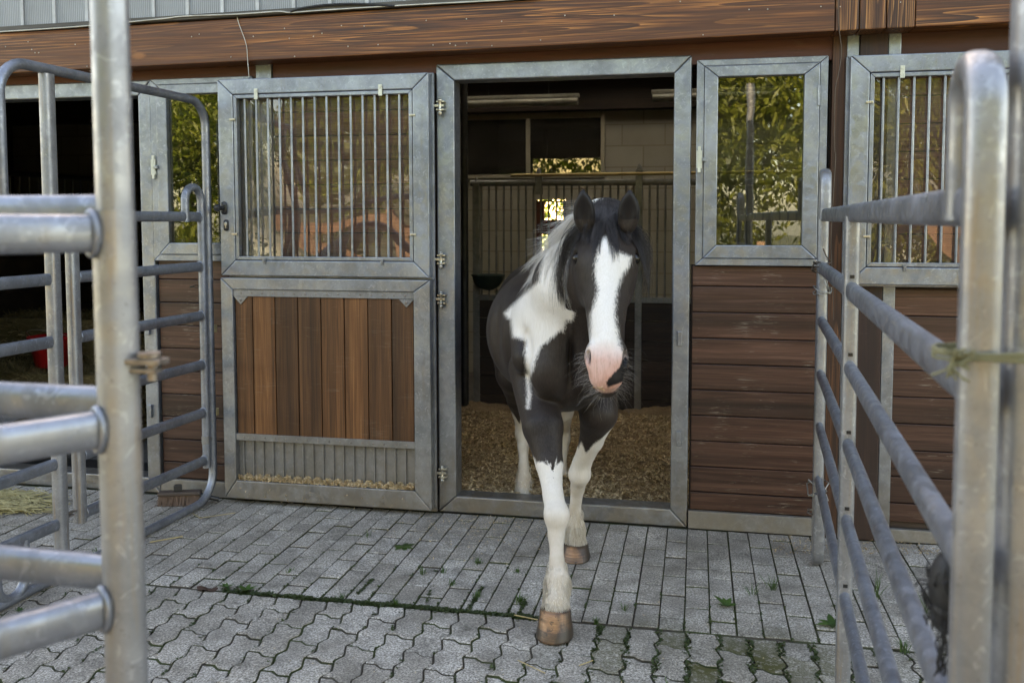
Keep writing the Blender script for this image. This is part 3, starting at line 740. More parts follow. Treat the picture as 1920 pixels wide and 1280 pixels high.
# straw bales and red bucket in the left stall
def bale(c, sx, sy, sz, lab, seed):
    r = random.Random(seed); mb = MB(); mb.tint = .2
    nx = 8
    def J(): return r.uniform(-.012, .012)
    mb.box(c[0]-sx/2, c[0]+sx/2, c[1]-sy/2, c[1]+sy/2, c[2], c[2]+sz)
    for k in range(5200):
        f = r.choice([0, 0, 1, 2, 3, 1]); x, y, z = r.uniform(-.5, .5)*sx, r.uniform(-.5, .5)*sy, r.random()*sz
        if f == 0: y = -sy/2-r.uniform(0, .015)
        elif f == 1: z = sz+r.uniform(0, .012)
        elif f == 2: x = sx/2+r.uniform(0, .015)
        else: x = -sx/2-r.uniform(0, .015)
        d_ = Vector((r.gauss(0, 1), r.gauss(0, .5), r.gauss(0, .5))).normalized()*r.uniform(.02, .06); wv = Vector((0, 0, .0022)) if f != 1 else Vector((0, .0022, 0))
        p = Vector((c[0]+x, c[1]+y, c[2]+z)); mb.tint = r.random()
        mb.add([p-d_-wv, p+d_-wv, p+d_+wv, p-d_+wv], [(0,1,2,3)])
    for dx in (-.25, .25):
        x = c[0]+dx*sx; e = .018
    o = tag(mb.build('straw_bale', HAY), lab, 'straw bale', 'straw bales in the left stall'); place(o, c); return o
bale((-2.95, .95, .004), 1.05, .45, .50, 'front straw bale standing on the floor of the left stall', 1)
bale((-3.1, 1.45, .004), 1.1, .45, .80, 'taller straw bale behind the red bucket in the left stall', 2)
B = empty('feed_bucket', (-2.98, .92, .52), 'red plastic bucket standing on the front straw bale', 'bucket')
mb = MB(); mb.lathe((-2.98, .92, .52), [(.10, 0), (.105, .004), (.145, .185), (.155, .19), (.155, .205), (.146, .207), (.10, .012), (.001, .012)], 28); mb.build('body', REDPL, B)
mb = MB(); mb.wire(arc((-2.98, .92, .715), .155, 0, math.pi, 14, (1, 0, 0), (0, -.9, .45)), .003, 6); mb.build('handle', BOLT, B)

# ------------------------------------------------------------------ corral panels
def onX(px, py, X):
    v = _ray(px, py); return CAM+v*(X-CAM[0])/v[0]
ZN = (0, 0, 1)
def tubepath(pts, nrm, a=.016, b=.025, p=2.5, n=16): return MB().sweep(pts, nrm, a, b, n, True, p)
def uloop(P, d_, r_, up, L1, L2, k=9):
    """post end bent over: starts at P, rises L1, turns towards d_, comes back L2"""
    P, d_ = Vector(P), Vector(d_); z = Vector((0, 0, up))
    c = P+z*L1+d_*r_
    return [P]+arc(c, r_, math.pi, 0, k, tuple(d_), tuple(z))+[P+d_*2*r_+z*(L1-L2)]
def weld(mb, c, nrm): mb.blob(c, (.008, .008, .008), 6, 4)

# tall frame with gate, left of the door, standing square to the wall
XG = -1.29; GA, GK = -1.232, .066          # the frame meets the wall at x = GA and leans off square by GK
def onG(px, py=600):
    v = _ray(px, py); t_ = (GA+GK*(CAM[1]+.07)-CAM[0])/(v[0]-GK*v[1]); return CAM[1]+t_*v[1]
yU = onG(102); yL = onG(13)
yR = -.07
TF = empty('corral_arch', (XG, (yR+yU)/2, 0), 'tall galvanised tube frame bent over the gate left of the door', 'corral fence')
nX = (1, 0, 0); zt = 2.125; rb = .13
pth = [(XG, yR, .15)]+[tuple(q) for q in arc((XG, yR-rb, zt-rb), rb, 0, math.pi/2, 8, (0, 1, 0), ZN)]
pth += [tuple(q) for q in arc((XG, yL+rb, zt-rb), rb, math.pi/2, math.pi, 8, (0, 1, 0), ZN)]+[(XG, yL, 1.62), (XG, yL+.02, 1.53)]
tubepath(pth, nX, .021, .021, 2).build('arched_tube', GALV_TUBE, TF)
pth = [tuple(q) for q in arc((XG, yR-.15, .024+.15), .15, 0, -math.pi/2, 8, (0, 1, 0), ZN)]+[(XG, yU-.8, .024)]
tubepath(pth, nX, .021, .021, 2).build('ground_tube', GALV_TUBE, TF)
tubepath([(XG, yU, .04), (XG, yU, zt-.02)], nX, .024, .028, 3.2).build('upright', GALV_RAW, TF)
GZ = [.243, .498, .753, 1.01, 1.268, 1.527]
for z in GZ: tubepath([(XG, yU-.02, z), (XG, yU-1.3, z)], nX, .016, .025).build('rail', GALV_TUBE, TF)
yF = onG(30)
tubepath(uloop((XG, yF, .243), (0, -1, 0), .07, -1, .145, .145), nX, .02, .02, 2).build('foot_loop', GALV_TUBE, TF)
mb = MB(); mb.sweep([(XG-.0, yR-.005, .35), (XG, yR-.075, .35)], ZN, .012, .012, 8); mb.lathe((XG, yR-.06, .33), [(.02, 0), (.02, .04)], 12); mb.build('hinge_clamp', GALV_DIRTY, TF)
for zz in (.93, .48): mb = MB(); mb.box(XG-.012, XG+.012, yR+.022, yR+.05, zz-.02, zz+.02); mb.build('spacer_block', simple('pale_wood_block', (.55, .45, .25), .6), TF, .003)
# gate leaf in that frame
yP = min(onG(389), yR-.055); yQ = onG(139)
GT = empty('corral_gate', (XG, (yP+yQ)/2, .22), 'six-bar galvanised gate hanging in the tall frame left of the door', 'gate')
for z in GZ: tubepath([(XG, yP, z), (XG, yQ, z)], nX, .016, .025).build('rail', GALV_TUBE, GT)
dr = (yP-onG(352))/2; dr = max(.05, min(.1, dr))
tubepath([(XG, yP, .20), (XG, yP, 1.45)]+uloop((XG, yP, 1.5), (0, -1, 0), dr, 1, .11, .11), nX, .020, .020, 2).build('end_post', GALV_TUBE, GT)
tubepath([(XG, yQ, .21), (XG, yQ, 1.545)], nX, .022, .026, 3.2).build('end_post', GALV_RAW, GT)
for zz in (1.48, .27): mb = MB(); mb.box(XG-.006, XG+.006, yU+.01, yQ-.01, zz-.004, zz+.004); mb.box(XG-.02, XG+.02, yU+.02, yU+.06, zz-.012, zz-.006); mb.build('latch', RUST, GT, .001)
for z in GZ:
    mb = MB()
    for yy in (yP-.022, yQ+.024): mb.sweep([(XG+.02*math.cos(a), yy, z+.028*math.sin(a)) for a in [i*math.pi/5 for i in range(11)]], (0, 1, 0), .004, .004, 6)
    mb.build('weld_seam', GALV_TUBE, GT)

for T_ in (TF, GT):                        # set both at that angle
    for c_ in T_.children:
        for q in c_.data.vertices: yw = q.co.y+T_.location.y; q.co.x += (GA-XG)+GK*(yw+.07)
# right-hand panel, from the wall towards the camera
PF, PN = Vector((1.838, -.31, 0)), Vector((1.645, -3.233, 0))
dP = (PN-PF).normalized(); nP = dP.cross(Vector(ZN))
def onP(px, py):
    v = Vector(_ray(px, py)); C = Vector(CAM); return C+v*((PF-C).dot(nP)/v.dot(nP))
RZ = [.362, .60, .832, 1.066, 1.298, 1.528]
RP = empty('corral_fence', tuple((PF+PN)/2), 'six-bar galvanised corral panel right of the door, running towards the viewer', 'corral fence')
Q = lambda t, z: tuple(PF+dP*t+Vector((0, 0, z)))
LP = (PN-PF).length
for i, z in enumerate(RZ): tubepath([Q(.0, z), Q(LP, z)], nP, .017, .027 if i in (4, 5) else .024, 3 if i in (4, 5) else 2.4).build('rail', GALV_TUBE, RP)
def endpost(t, s, mat_):
    top = uloop(Q(t, 1.55), dP*s, .055, 1, .10, .14)
    bot = [Vector(q) for q in uloop(Q(t, .33), dP*s, .055, -1, .25, .25)]
    tubepath([tuple(q) for q in bot[::-1]]+[Q(t, .4), Q(t, 1.0), Q(t, 1.45)]+[tuple(q) for q in top], nP, .024, .021, 2.6).build('end_post', mat_, RP)
endpost(0, 1, GALV_RAW); endpost(LP, -1, GALV_RAW)
pm = onP(1590, 800); tm = (pm-PF).dot(dP)
tubepath([Q(tm, .02), Q(tm, 1.52)], nP, .022, .024, 3.2).build('middle_upright', GALV_RAW, RP)
for z in RZ[:-1]:
    q = Vector(Q(tm, z+.043))+dP*.0245; mb = MB(); mb.box(q.x-.0065, q.x+.0065, q.y-.002, q.y+.003, q.z-.005, q.z+.005); mb.build('drain_hole', BLACKPL, RP)
# two tall poles beside the foreground post
pp = Vector((1.7165, -3.185, 0))
TP = empty('tall_post', tuple(pp), 'tall galvanised pole at the right edge, tied to the panel post with twine', 'post', 'tall poles of the corral')
tubepath([tuple(pp), tuple(pp+Vector((0, 0, 2.6)))], (1, .1, 0), .030, .028, 2.8).build('pole', GALV_RAW, TP)
tubepath([tuple(pp+Vector((.01, 0, .9))), tuple(pp+Vector((.9, -.3, .9)))], ZN, .024, .016).build('rail', GALV_TUBE, TP)
tubepath([tuple(pp+Vector((.01, 0, .3))), tuple(pp+Vector((.9, -.3, .3)))], ZN, .024, .016).build('rail', GALV_TUBE, TP)

# foreground corner at the left
pc = Vector((.524, -3.348, 0))
CT = empty('corral_fence', tuple(pc), 'blurred foreground corral corner at the left edge with tall post and pin latch', 'corral fence')
tubepath([tuple(pc+Vector((0, 0, 0))), tuple(pc+Vector((0, 0, 1.525)))], (.83, -.56, 0), .0245, .027, 2.8).build('corner_post', GALV_RAW, CT)
tubepath([tuple(pc+Vector((0, .004, 1.5))), tuple(pc+Vector((0, .004, 2.6)))], (.83, -.56, 0), .0215, .024, 2.6).build('pole_extension', GALV_RAW, CT)
for z in (1.522, 1.256, 1.016, .76, .50, .24):
    tubepath([tuple(pc+Vector((-.015, .012, z))), tuple(pc+Vector((-2.2, .06, z)))], (0, 1, 0), .016, .025).build('rail', GALV_TUBE, CT)
dC = Vector((-.56, -.83, 0)).normalized(); nC = dC.cross(Vector(ZN))
for z in (1.494, 1.229, .980, .72, .46, .2):
    tubepath([tuple(pc+dC*.010+Vector((-.0, 0, z))), tuple(pc+dC*1.15+Vector((0, 0, z+.006)))], nC, .017, .0255, 3).build('rail', GALV_TUBE, CT)
    mb = MB(); mb.sweep([tuple(pc+dC*.030+nC*.020*math.cos(a)+Vector((0, 0, z+.029*math.sin(a)))) for a in [i*math.pi/8 for i in range(17)]], dC, .005, .005, 6); mb.build('weld_seam', GALV_TUBE, CT)
pl = Vector(CAM)+Vector(_ray(268, 684))*(1.2/F)
mb = MB(); zz = pl.z; bx = pc.x+.022
mb.box(bx-.01, bx+.048, pc.y-.014, pc.y+.014, zz-.004, zz+.004); mb.box(bx-.01, bx+.040, pc.y-.009, pc.y+.009, zz-.016, zz-.010)
mb.rod((bx+.030, pc.y, zz-.026), (bx+.030, pc.y, zz+.006), .007, 10); mb.rod((bx+.026, pc.y, zz+.006), (bx+.026, pc.y, zz+.012), .016, 14)
mb.build('pin_latch', RUST, CT, .001)
# ------------------------------------------------------------------ horse
def V3(px, py, Y0): return np.array(at(px, py, Y0))
class SDF:
    """smooth union of ellipsoids and tapered capsules, meshed as one surface"""
    def __init__(s): s.ops = []
    def cone(s, a, b, ra, rb, k=.03, sub=False, grp=0): s.ops.append(('c', np.array(a, float), np.array(b, float), ra, rb, k, sub, grp)); return s
    def ell(s, c, r, ax=None, k=.03, sub=False, grp=0):
        if ax is None: ax = np.eye(3)
        s.ops.append(('e', np.array(c, float), np.array(ax, float), np.array(r, float), 0, k, sub, grp)); return s
    def ev(s, P):
        D = {}
        order = []
        for o in s.ops:
            if o[0] == 'c':
                _, a, b, ra, rb, k, sub, g = o; ab = b-a; L2 = ab@ab
                t = np.clip(((P-a)@ab)/L2, 0, 1); d_ = np.linalg.norm(P-a-t[:, None]*ab, axis=1)-(ra+(rb-ra)*t)
            else:
                _, c, ax, r_, _z, k, sub, g = o; q = (P-c)@ax.T; k0 = np.linalg.norm(q/r_, axis=1)+1e-9; k1 = np.linalg.norm(q/(r_*r_), axis=1)+1e-9
                d_ = k0*(k0-1)/k1
            if g not in D:
                D[g] = d_; order.append((g, k)); continue
            e = D[g]
            if sub:
                h = np.clip(.5-.5*(e+d_)/k, 0, 1); D[g] = e*(1-h)-d_*h+k*h*(1-h)
            else:
                h = np.clip(.5+.5*(e-d_)/k, 0, 1); D[g] = e*(1-h)+d_*h-k*h*(1-h)
        out = None
        for g, k in order:
            d_ = D[g]
            if out is None: out = d_
            else:
                kk = .075 if g == 'head' else .05
                h = np.clip(.5+.5*(out-d_)/kk, 0, 1); out = out*(1-h)+d_*h-kk*h*(1-h)
        return out
    def mesh(s, lo, hi, h):
        lo, hi = np.array(lo), np.array(hi); B = 10; nb = np.ceil((hi-lo)/(h*B)).astype(int); n = nb*B+1
        G = np.full(n, 9., np.float32)
        ii = np.stack(np.meshgrid(*[np.arange(q) for q in nb], indexing='ij'), -1).reshape(-1, 3)
        cen = lo+(ii+.5)*B*h; dc = s.ev(cen); R_ = h*B*.87+.03
        act = ii[np.abs(dc) < R_]; ins = ii[dc <= -R_]
        for i, j, k in ins: G[i*B:i*B+B+1, j*B:j*B+B+1, k*B:k*B+B+1] = -9
        loc = np.stack(np.meshgrid(*[np.arange(B+1)]*3, indexing='ij'), -1).reshape(-1, 3)
        for c0 in range(0, len(act), 60):
            a = act[c0:c0+60]; P = lo+(a[:, None, :]*B+loc[None])*h
            v = s.ev(P.reshape(-1, 3)).reshape(len(a), B+1, B+1, B+1)
            for (i, j, k), q in zip(a, v): G[i*B:i*B+B+1, j*B:j*B+B+1, k*B:k*B+B+1] = q
        sg = G < 0
        # surface nets
        c = np.zeros(np.array(n)-1, np.int8)
        for dx in (0, 1):
            for dy in (0, 1):
                for dz in (0, 1): c += sg[dx:n[0]-1+dx, dy:n[1]-1+dy, dz:n[2]-1+dz]
        cells = np.argwhere((c > 0) & (c < 8)); idx = np.full(c.shape, -1, np.int32); idx[tuple(cells.T)] = np.arange(len(cells))
        acc = np.zeros((len(cells), 3)); cnt = np.zeros(len(cells))
        cor = [(0,0,0),(1,0,0),(0,1,0),(1,1,0),(0,0,1),(1,0,1),(0,1,1),(1,1,1)]
        for a in range(8):
            for b_ in range(a+1, 8):
                df = np.array(cor[b_])-np.array(cor[a])
                if np.abs(df).sum() != 1: continue
                pa = cells+cor[a]; pb = cells+cor[b_]; va = G[tuple(pa.T)]; vb = G[tuple(pb.T)]
                cr = (va < 0) != (vb < 0); t = np.where(cr, va/np.where(va == vb, 1, va-vb), 0)
                acc[cr] += (pa+t[:, None]*df)[cr]; cnt[cr] += 1
        V = lo+(acc/cnt[:, None])*h
        quads = []
        for ax in range(3):
            sl0 = [slice(None)]*3; sl1 = [slice(None)]*3; sl0[ax] = slice(0, -1); sl1[ax] = slice(1, None)
            e = sg[tuple(sl0)] != sg[tuple(sl1)]; E_ = np.argwhere(e)
            u_, v_ = (ax+1) % 3, (ax+2) % 3
            E_ = E_[(E_[:, u_] > 0) & (E_[:, v_] > 0) & (E_[:, u_] < n[u_]-1) & (E_[:, v_] < n[v_]-1)]
            du = np.zeros(3, int); du[u_] = 1; dv = np.zeros(3, int); dv[v_] = 1
            q = np.stack([idx[tuple((E_-du-dv).T)], idx[tuple((E_-dv).T)], idx[tuple(E_.T)], idx[tuple((E_-du).T)]], 1)
            fl = ~sg[tuple(E_.T)]; q[fl] = q[fl][:, ::-1]; quads.append(q)
        Fq = np.concatenate(quads); Fq = Fq[(Fq >= 0).all(1)]
        # light smoothing
        e = np.concatenate([Fq[:, [0, 1]], Fq[:, [1, 2]], Fq[:, [2, 3]], Fq[:, [3, 0]]])
        for it in range(2):
            sm = np.zeros_like(V); ct = np.zeros(len(V)); np.add.at(sm, e[:, 0], V[e[:, 1]]); np.add.at(ct, e[:, 0], 1)
            V = V*.5+.5*sm/np.maximum(ct, 1)[:, None]
        return V, Fq
def axes(fwd, up=(0, 0, 1)):
    f = np.array(fwd, float); f /= np.linalg.norm(f); r_ = np.cross(f, up); r_ /= np.linalg.norm(r_); return np.stack([f, r_, np.cross(r_, f)])
HF = np.array([.235, -.972, 0]); HR = np.array([.972, .235, 0]); HO = np.array([.800, -.86, 0])   # body axis: forward, its left side, point under the chest
def L(u, w_, z): return HO+HF*u+HR*w_+np.array([0, 0, z])
AXB = np.stack([HF, HR, [0, 0, 1]])
sd = SDF(); K = .07
sd.ell(L(-.66, 0, .985), (.50, .325, .315), AXB, K)
sd.ell(L(-.15, 0, .98), (.26, .205, .27), AXB, K)
sd.ell(L(-1.18, 0, 1.03), (.33, .275, .27), AXB, K)
sd.ell(L(-1.30, .12, .93), (.22, .13, .24), AXB, K); sd.ell(L(-1.30, -.12, .93), (.22, .13, .24), AXB, K)
sd.ell(L(-.38, 0, 1.20), (.25, .09, .13), AXB, K)
for s_ in (-1, 1):
    sd.ell(L(-.16, .125*s_, 1.00), (.14, .075, .22), AXB, .05)          # shoulder
    sd.ell(L(.03, .085*s_, .90), (.075, .075, .10), AXB, .04)           # breast muscle
    sd.ell(L(-.20, .135*s_, .80), (.10, .055, .11), AXB, .05)           # upper arm
# neck
HP = V3(1136, 425, -1.00)                                             # centre of the skull, low behind the ears
sd.cone(L(-.20, -.01, 1.08), L(.02, .02, 1.25), .205, .155, K); sd.cone(L(.02, .02, 1.25), HP+[0, .03, -.02], .150, .100, .06)
sd.cone(L(-.30, 0, 1.22), HP+[-.01, .02, .030], .07, .030, .06)        # crest
sd.cone(L(-.05, .02, 1.02), HP+[.01, .0, -.16], .14, .07, .06)         # throat side
# head
Pm = V3(1137, 693, -1.33)                                             # muzzle centre
pe = V3(1134, 500, -1.12)
hx = np.array([1, .12, 0]); hx /= np.linalg.norm(hx)                   # across the face
hd = Pm-HP; hd /= np.linalg.norm(hd); hn = np.cross(hx, hd); hn /= np.linalg.norm(hn); hx = np.cross(hd, hn)
if hn[1] > 0: hn = -hn; hx = np.cross(hd, hn)
AXH = np.stack([hd, hx, hn])
if hx[0] < 0: hx = -hx
HL = np.linalg.norm(Pm-HP)
Hp = lambda t, x, n_: HP+hd*t*HL+hx*x+hn*n_
g = 'head'
sd.cone(HP, Hp(.28, 0, -.005), .084, .112, .05, grp=g)
sd.cone(Hp(.30, 0, .0), Hp(.78, 0, .0), .095, .062, .05, grp=g)
sd.ell(Hp(.30, 0, -.06), (.15, .088, .105), AXH, .05, grp=g)           # jaw depth
for s_ in (-1, 1):
    sd.ell(Hp(.33, .062*s_, -.055), (.12, .042, .085), AXH, .03, grp=g) # cheeks
    sd.ell(Hp(.235, .094*s_, .022), (.055, .026, .034), AXH, .022, grp=g) # brow
    sd.cone(Hp(.40, .070*s_, .01), Hp(.62, .046*s_, .015), .014, .008, .03, grp=g) # facial crest
sd.cone(Hp(.26, 0, .065), Hp(.85, 0, .040), .040, .030, .04, grp=g)    # nasal ridge
sd.ell(Hp(.94, 0, .0), (.070, .064, .062), AXH, .04, grp=g)            # muzzle
for s_ in (-1, 1): sd.ell(Hp(.93, .046*s_, .018), (.052, .030, .036), AXH, .02, grp=g)
sd.ell(Hp(1.05, 0, -.010), (.042, .057, .040), AXH, .035, grp=g)       # upper lip
sd.ell(Hp(1.075, 0, -.052), (.036, .046, .032), AXH, .008, grp=g)      # lower lip
sd.ell(Hp(1.02, 0, -.065), (.045, .036, .030), AXH, .025, grp=g)       # chin
for s_ in (-1, 1):
    sd.ell(Hp(.95, .062*s_, .036), (.030, .009, .018), AXH, .008, True, g) # nostrils
    sd.ell(Hp(.268, .120*s_, .032), (.027, .020, .022), AXH, .012, True, g)  # eye sockets
# ears
for px, s_ in ((1095, -1), (1179, 1)):
    b_ = V3(px+3*-s_, 440, -1.11); t_ = V3(px+2*s_, 362, -1.15); ax = axes(t_-b_, (0, -1, 0)); c = (b_+t_)/2; Lh = np.linalg.norm(t_-b_)/2
    sd.ell(c, (Lh*.98, .041, .026), ax, .014, grp=g); sd.cone(c, t_+(t_-c)*.06, .030, .010, .012, grp=g); 
    sd.ell(c+np.array([0, -.027, .006]), (Lh*.84, .024, .016), ax, .008, True, g)
# legs
def leg(pts, k=.016, g=0):
    for (a, ra), (b_, rb) in zip(pts[:-1], pts[1:]): sd.cone(a, b_, ra*(.93 if ra < .06 else 1), rb*(.93 if rb < .06 else 1), k, grp=g)
sd.ell(L(.10, 0, .92), (.05, .014, .12), AXB, .05, True)                 # groove between the breast muscles
for s_ in (-1, 1):
    sd.ell(L(-.03, .17*s_, .93), (.05, .02, .12), AXB, .05, True)
    sd.ell(L(-.44, .29*s_, .95), (.05, .02, .22), AXB, .06, True)
    sd.cone(L(-.30, .10*s_, 1.22), L(-.06, .17*s_, .95), .05, .055, .05)     # shoulder blade
J = {}
# viewer-left foreleg, stepped forward
J['rf'] = [(L(-.22, -.135, .88), .10), (V3(1018, 800, -.92), .080), (V3(1030, 868, -1.00), .056), (V3(1037, 928, -1.07), .040), (V3(1044, 965, -1.108), .0495), (V3(1043, 1003, -1.125), .0315), (V3(1044, 1050, -1.165), .0275), (V3(1045, 1086, -1.19), .042), (V3(1043, 1108, -1.215), .037), (V3(1042, 1132, -1.245), .048)]
J['lf'] = [(L(-.22, .135, .88), .10), (V3(1122, 775, -.72), .078), (V3(1109, 825, -.66), .053), (V3(1091, 868, -.60), .042), (V3(1087, 888, -.588), .049), (V3(1083, 915, -.55), .031), (V3(1078, 955, -.51), .027), (V3(1076, 981, -.485), .041), (V3(1078, 1000, -.475), .036), (V3(1080, 1013, -.475), .045)]
J['rh'] = [(L(-1.22, -.16, .88), .15), (V3(968, 700, .12), .105), (V3(972, 748, .25), .060), (V3(979, 792, .36), .040), (V3(980, 812, .37), .043), (V3(981, 838, .35), .031), (V3(982, 872, .31), .028), (V3(982, 896, .29), .036), (V3(981, 912, .26), .034), (V3(981, 925, .24), .044)]
J['lh'] = [(L(-1.25, .15, .88), .14), (V3(1050, 720, .35), .10), (V3(1055, 770, .48), .060), (V3(1056, 805, .62), .040), (V3(1056, 822, .62), .043), (V3(1055, 845, .60), .031), (V3(1053, 872, .57), .028), (V3(1052, 890, .56), .036), (V3(1052, 903, .54), .034), (V3(1052, 915, .52), .044)]
for kx in J: leg(J[kx])
for kx, ds in (('rf', .012), ('lf', .012)):                             # knee plate and fetlock bulge
    c = J[kx][4][0]; sd.ell(c+np.array([0, -ds, .0]), (.038, .034, .046), None, .02)
for kx in ('rf', 'lf', 'rh', 'lh'): c = J[kx][7][0]; sd.ell(c+np.array([0, .016, -.004]), (.036, .034, .034), None, .02)
for kx in ('rh', 'lh'): c = J[kx][3][0]; sd.ell(c+np.array([0, .03, .012]), (.026, .036, .034), None, .02)
HV, HQ = sd.mesh((.05, -1.62, -.01), (1.42, 1.02, 1.78), .0062)
# ---- coat markings
def poly_sd(P, poly):
    """signed distance (px), + inside"""
    poly = np.array(poly, float); d_ = np.full(len(P), 1e9); ins = np.zeros(len(P), bool)
    for i in range(len(poly)):
        a, b_ = poly[i], poly[(i+1) % len(poly)]; e = b_-a; w_ = P-a
        t = np.clip((w_@e)/(e@e), 0, 1); d_ = np.minimum(d_, np.linalg.norm(w_-t[:, None]*e, axis=1))
        c = ((a[1] <= P[:, 1]) != (b_[1] <= P[:, 1])) & (P[:, 0] < (b_[0]-a[0])*(P[:, 1]-a[1])/(b_[1]-a[1]+1e-12)+a[0]); ins ^= c
    return np.where(ins, d_, -d_)
def toimg(V):
    q = V-CAM; z = q@CF; return np.stack([960+F*(q@CR)/z, PY-F*(q@CU)/z], 1)
I2 = toimg(HV)
tH = (HV-HP)@hd/HL; nH = (HV-HP)@hn; xH = (HV-HP)@hx
ishead = (tH > -.12) & (tH < 1.3) & (np.abs(xH) < .15) & (nH > -.17+.0*tH) & (HV[:, 1] < -.93)
front = nH > -.04
blaze = [(1127, 447), (1138, 444), (1146, 462), (1160, 474), (1183, 482), (1180, 500), (1168, 514), (1160, 535), (1155, 560), (1153, 590), (1158, 620), (1162, 645), (1170, 662), (1178, 675), (1176, 690), (1172, 735), (1095, 740), (1093, 690), (1097, 662), (1104, 645), (1107, 615), (1107, 590), (1114, 570), (1121, 545), (1116, 520), (1116, 495), (1122, 465)]
nosedark = [(1173, 668), (1183, 680), (1182, 740), (1168, 733), (1166, 716), (1140, 726), (1136, 716), (1150, 700), (1162, 688), (1166, 676)]
neck = [(1082, 385), (1040, 400), (1022, 470), (1010, 528), (982, 552), (946, 587), (949, 594), (958, 600), (959, 617), (962, 632), (976, 634), (985, 640), (984, 668), (986, 690), (990, 714), (995, 704), (1000, 690), (1006, 668), (1014, 650), (1028, 640), (1043, 626), (1050, 617), (1056, 622), (1062, 601), (1071, 603), (1077, 590), (1076, 560), (1090, 500), (1095, 430)]
strip = [(986, 700), (992, 700), (993, 722), (995, 740), (991, 765), (988, 765), (989, 735)]
mb_ = poly_sd(I2, blaze)/520; mn = np.maximum(poly_sd(I2, neck), poly_sd(I2, strip))/440
white = np.full(len(HV), -.2)
hw = ishead & front; white[hw] = mb_[hw]; white[ishead & ~front] = np.minimum(mb_[ishead & ~front], -.02)
bd = ~ishead; side = ((HV-HO)@HR < .05); white[bd & side] = mn[bd & side]
hang = poly_sd(I2, [(1076, 470), (1092, 470), (1090, 600), (1080, 600), (1074, 560)])/440
def legmask(k_, cx, zt, j):
    P0 = np.array([p for p, r_ in J[k_]]); dd = np.full(len(HV), 9.)
    for a, b_ in zip(P0[1:-1], P0[2:]):
        e = b_-a; t = np.clip(((HV-a)@e)/(e@e), 0, 1); dd = np.minimum(dd, np.linalg.norm(HV-a-t[:, None]*e, axis=1))
    m_ = (dd < .10) & (HV[:, 2] < zt+.15) & bd
    ang = np.arctan2(HV[:, 1]-P0[3][1], HV[:, 0]-P0[3][0])
    val = (zt-HV[:, 2])+.035*np.sin(ang*2+j)+.022*np.sin(ang*5+j*2)+.018*np.sin(ang*9+j)+.012*np.sin(ang*17+j*3)
    white[m_] = np.maximum(white[m_], val[m_])
legmask('rf', 0, V3(1030, 868, -1.05)[2], 1.0); legmask('lf', 0, V3(1105, 826, -.66)[2], 2.5); legmask('rh', 0, V3(972, 775, .3)[2], .4); legmask('lh', 0, .50, 0)
pink = np.clip((tH-.86)/.12, 0, 1)*ishead
I_ear = ishead & (HV[:, 2] > V3(1136, 412, -1.13)[2])
dark = np.where(ishead, poly_sd(I2, nosedark)/520, -.2)
for s_ in (-1, 1): nd = np.linalg.norm(((HV-Hp(.95, .058*s_, .034))@AXH.T)/np.array([.024, .010, .014]), axis=1); dark = np.maximum(dark, np.where(ishead, (1-nd)*.010, -.2))
dark = np.maximum(dark, np.where(ishead & (tH > 1.0), .0035-np.abs(nH+.036), -.2))  # shade in the gap between the lips, painted as a dark line
dark = np.where(I_ear, .03, dark)
eyel = np.minimum(np.linalg.norm(HV-Hp(.262, .098, .015), axis=1), np.linalg.norm(HV-Hp(.262, -.098, .015), axis=1))

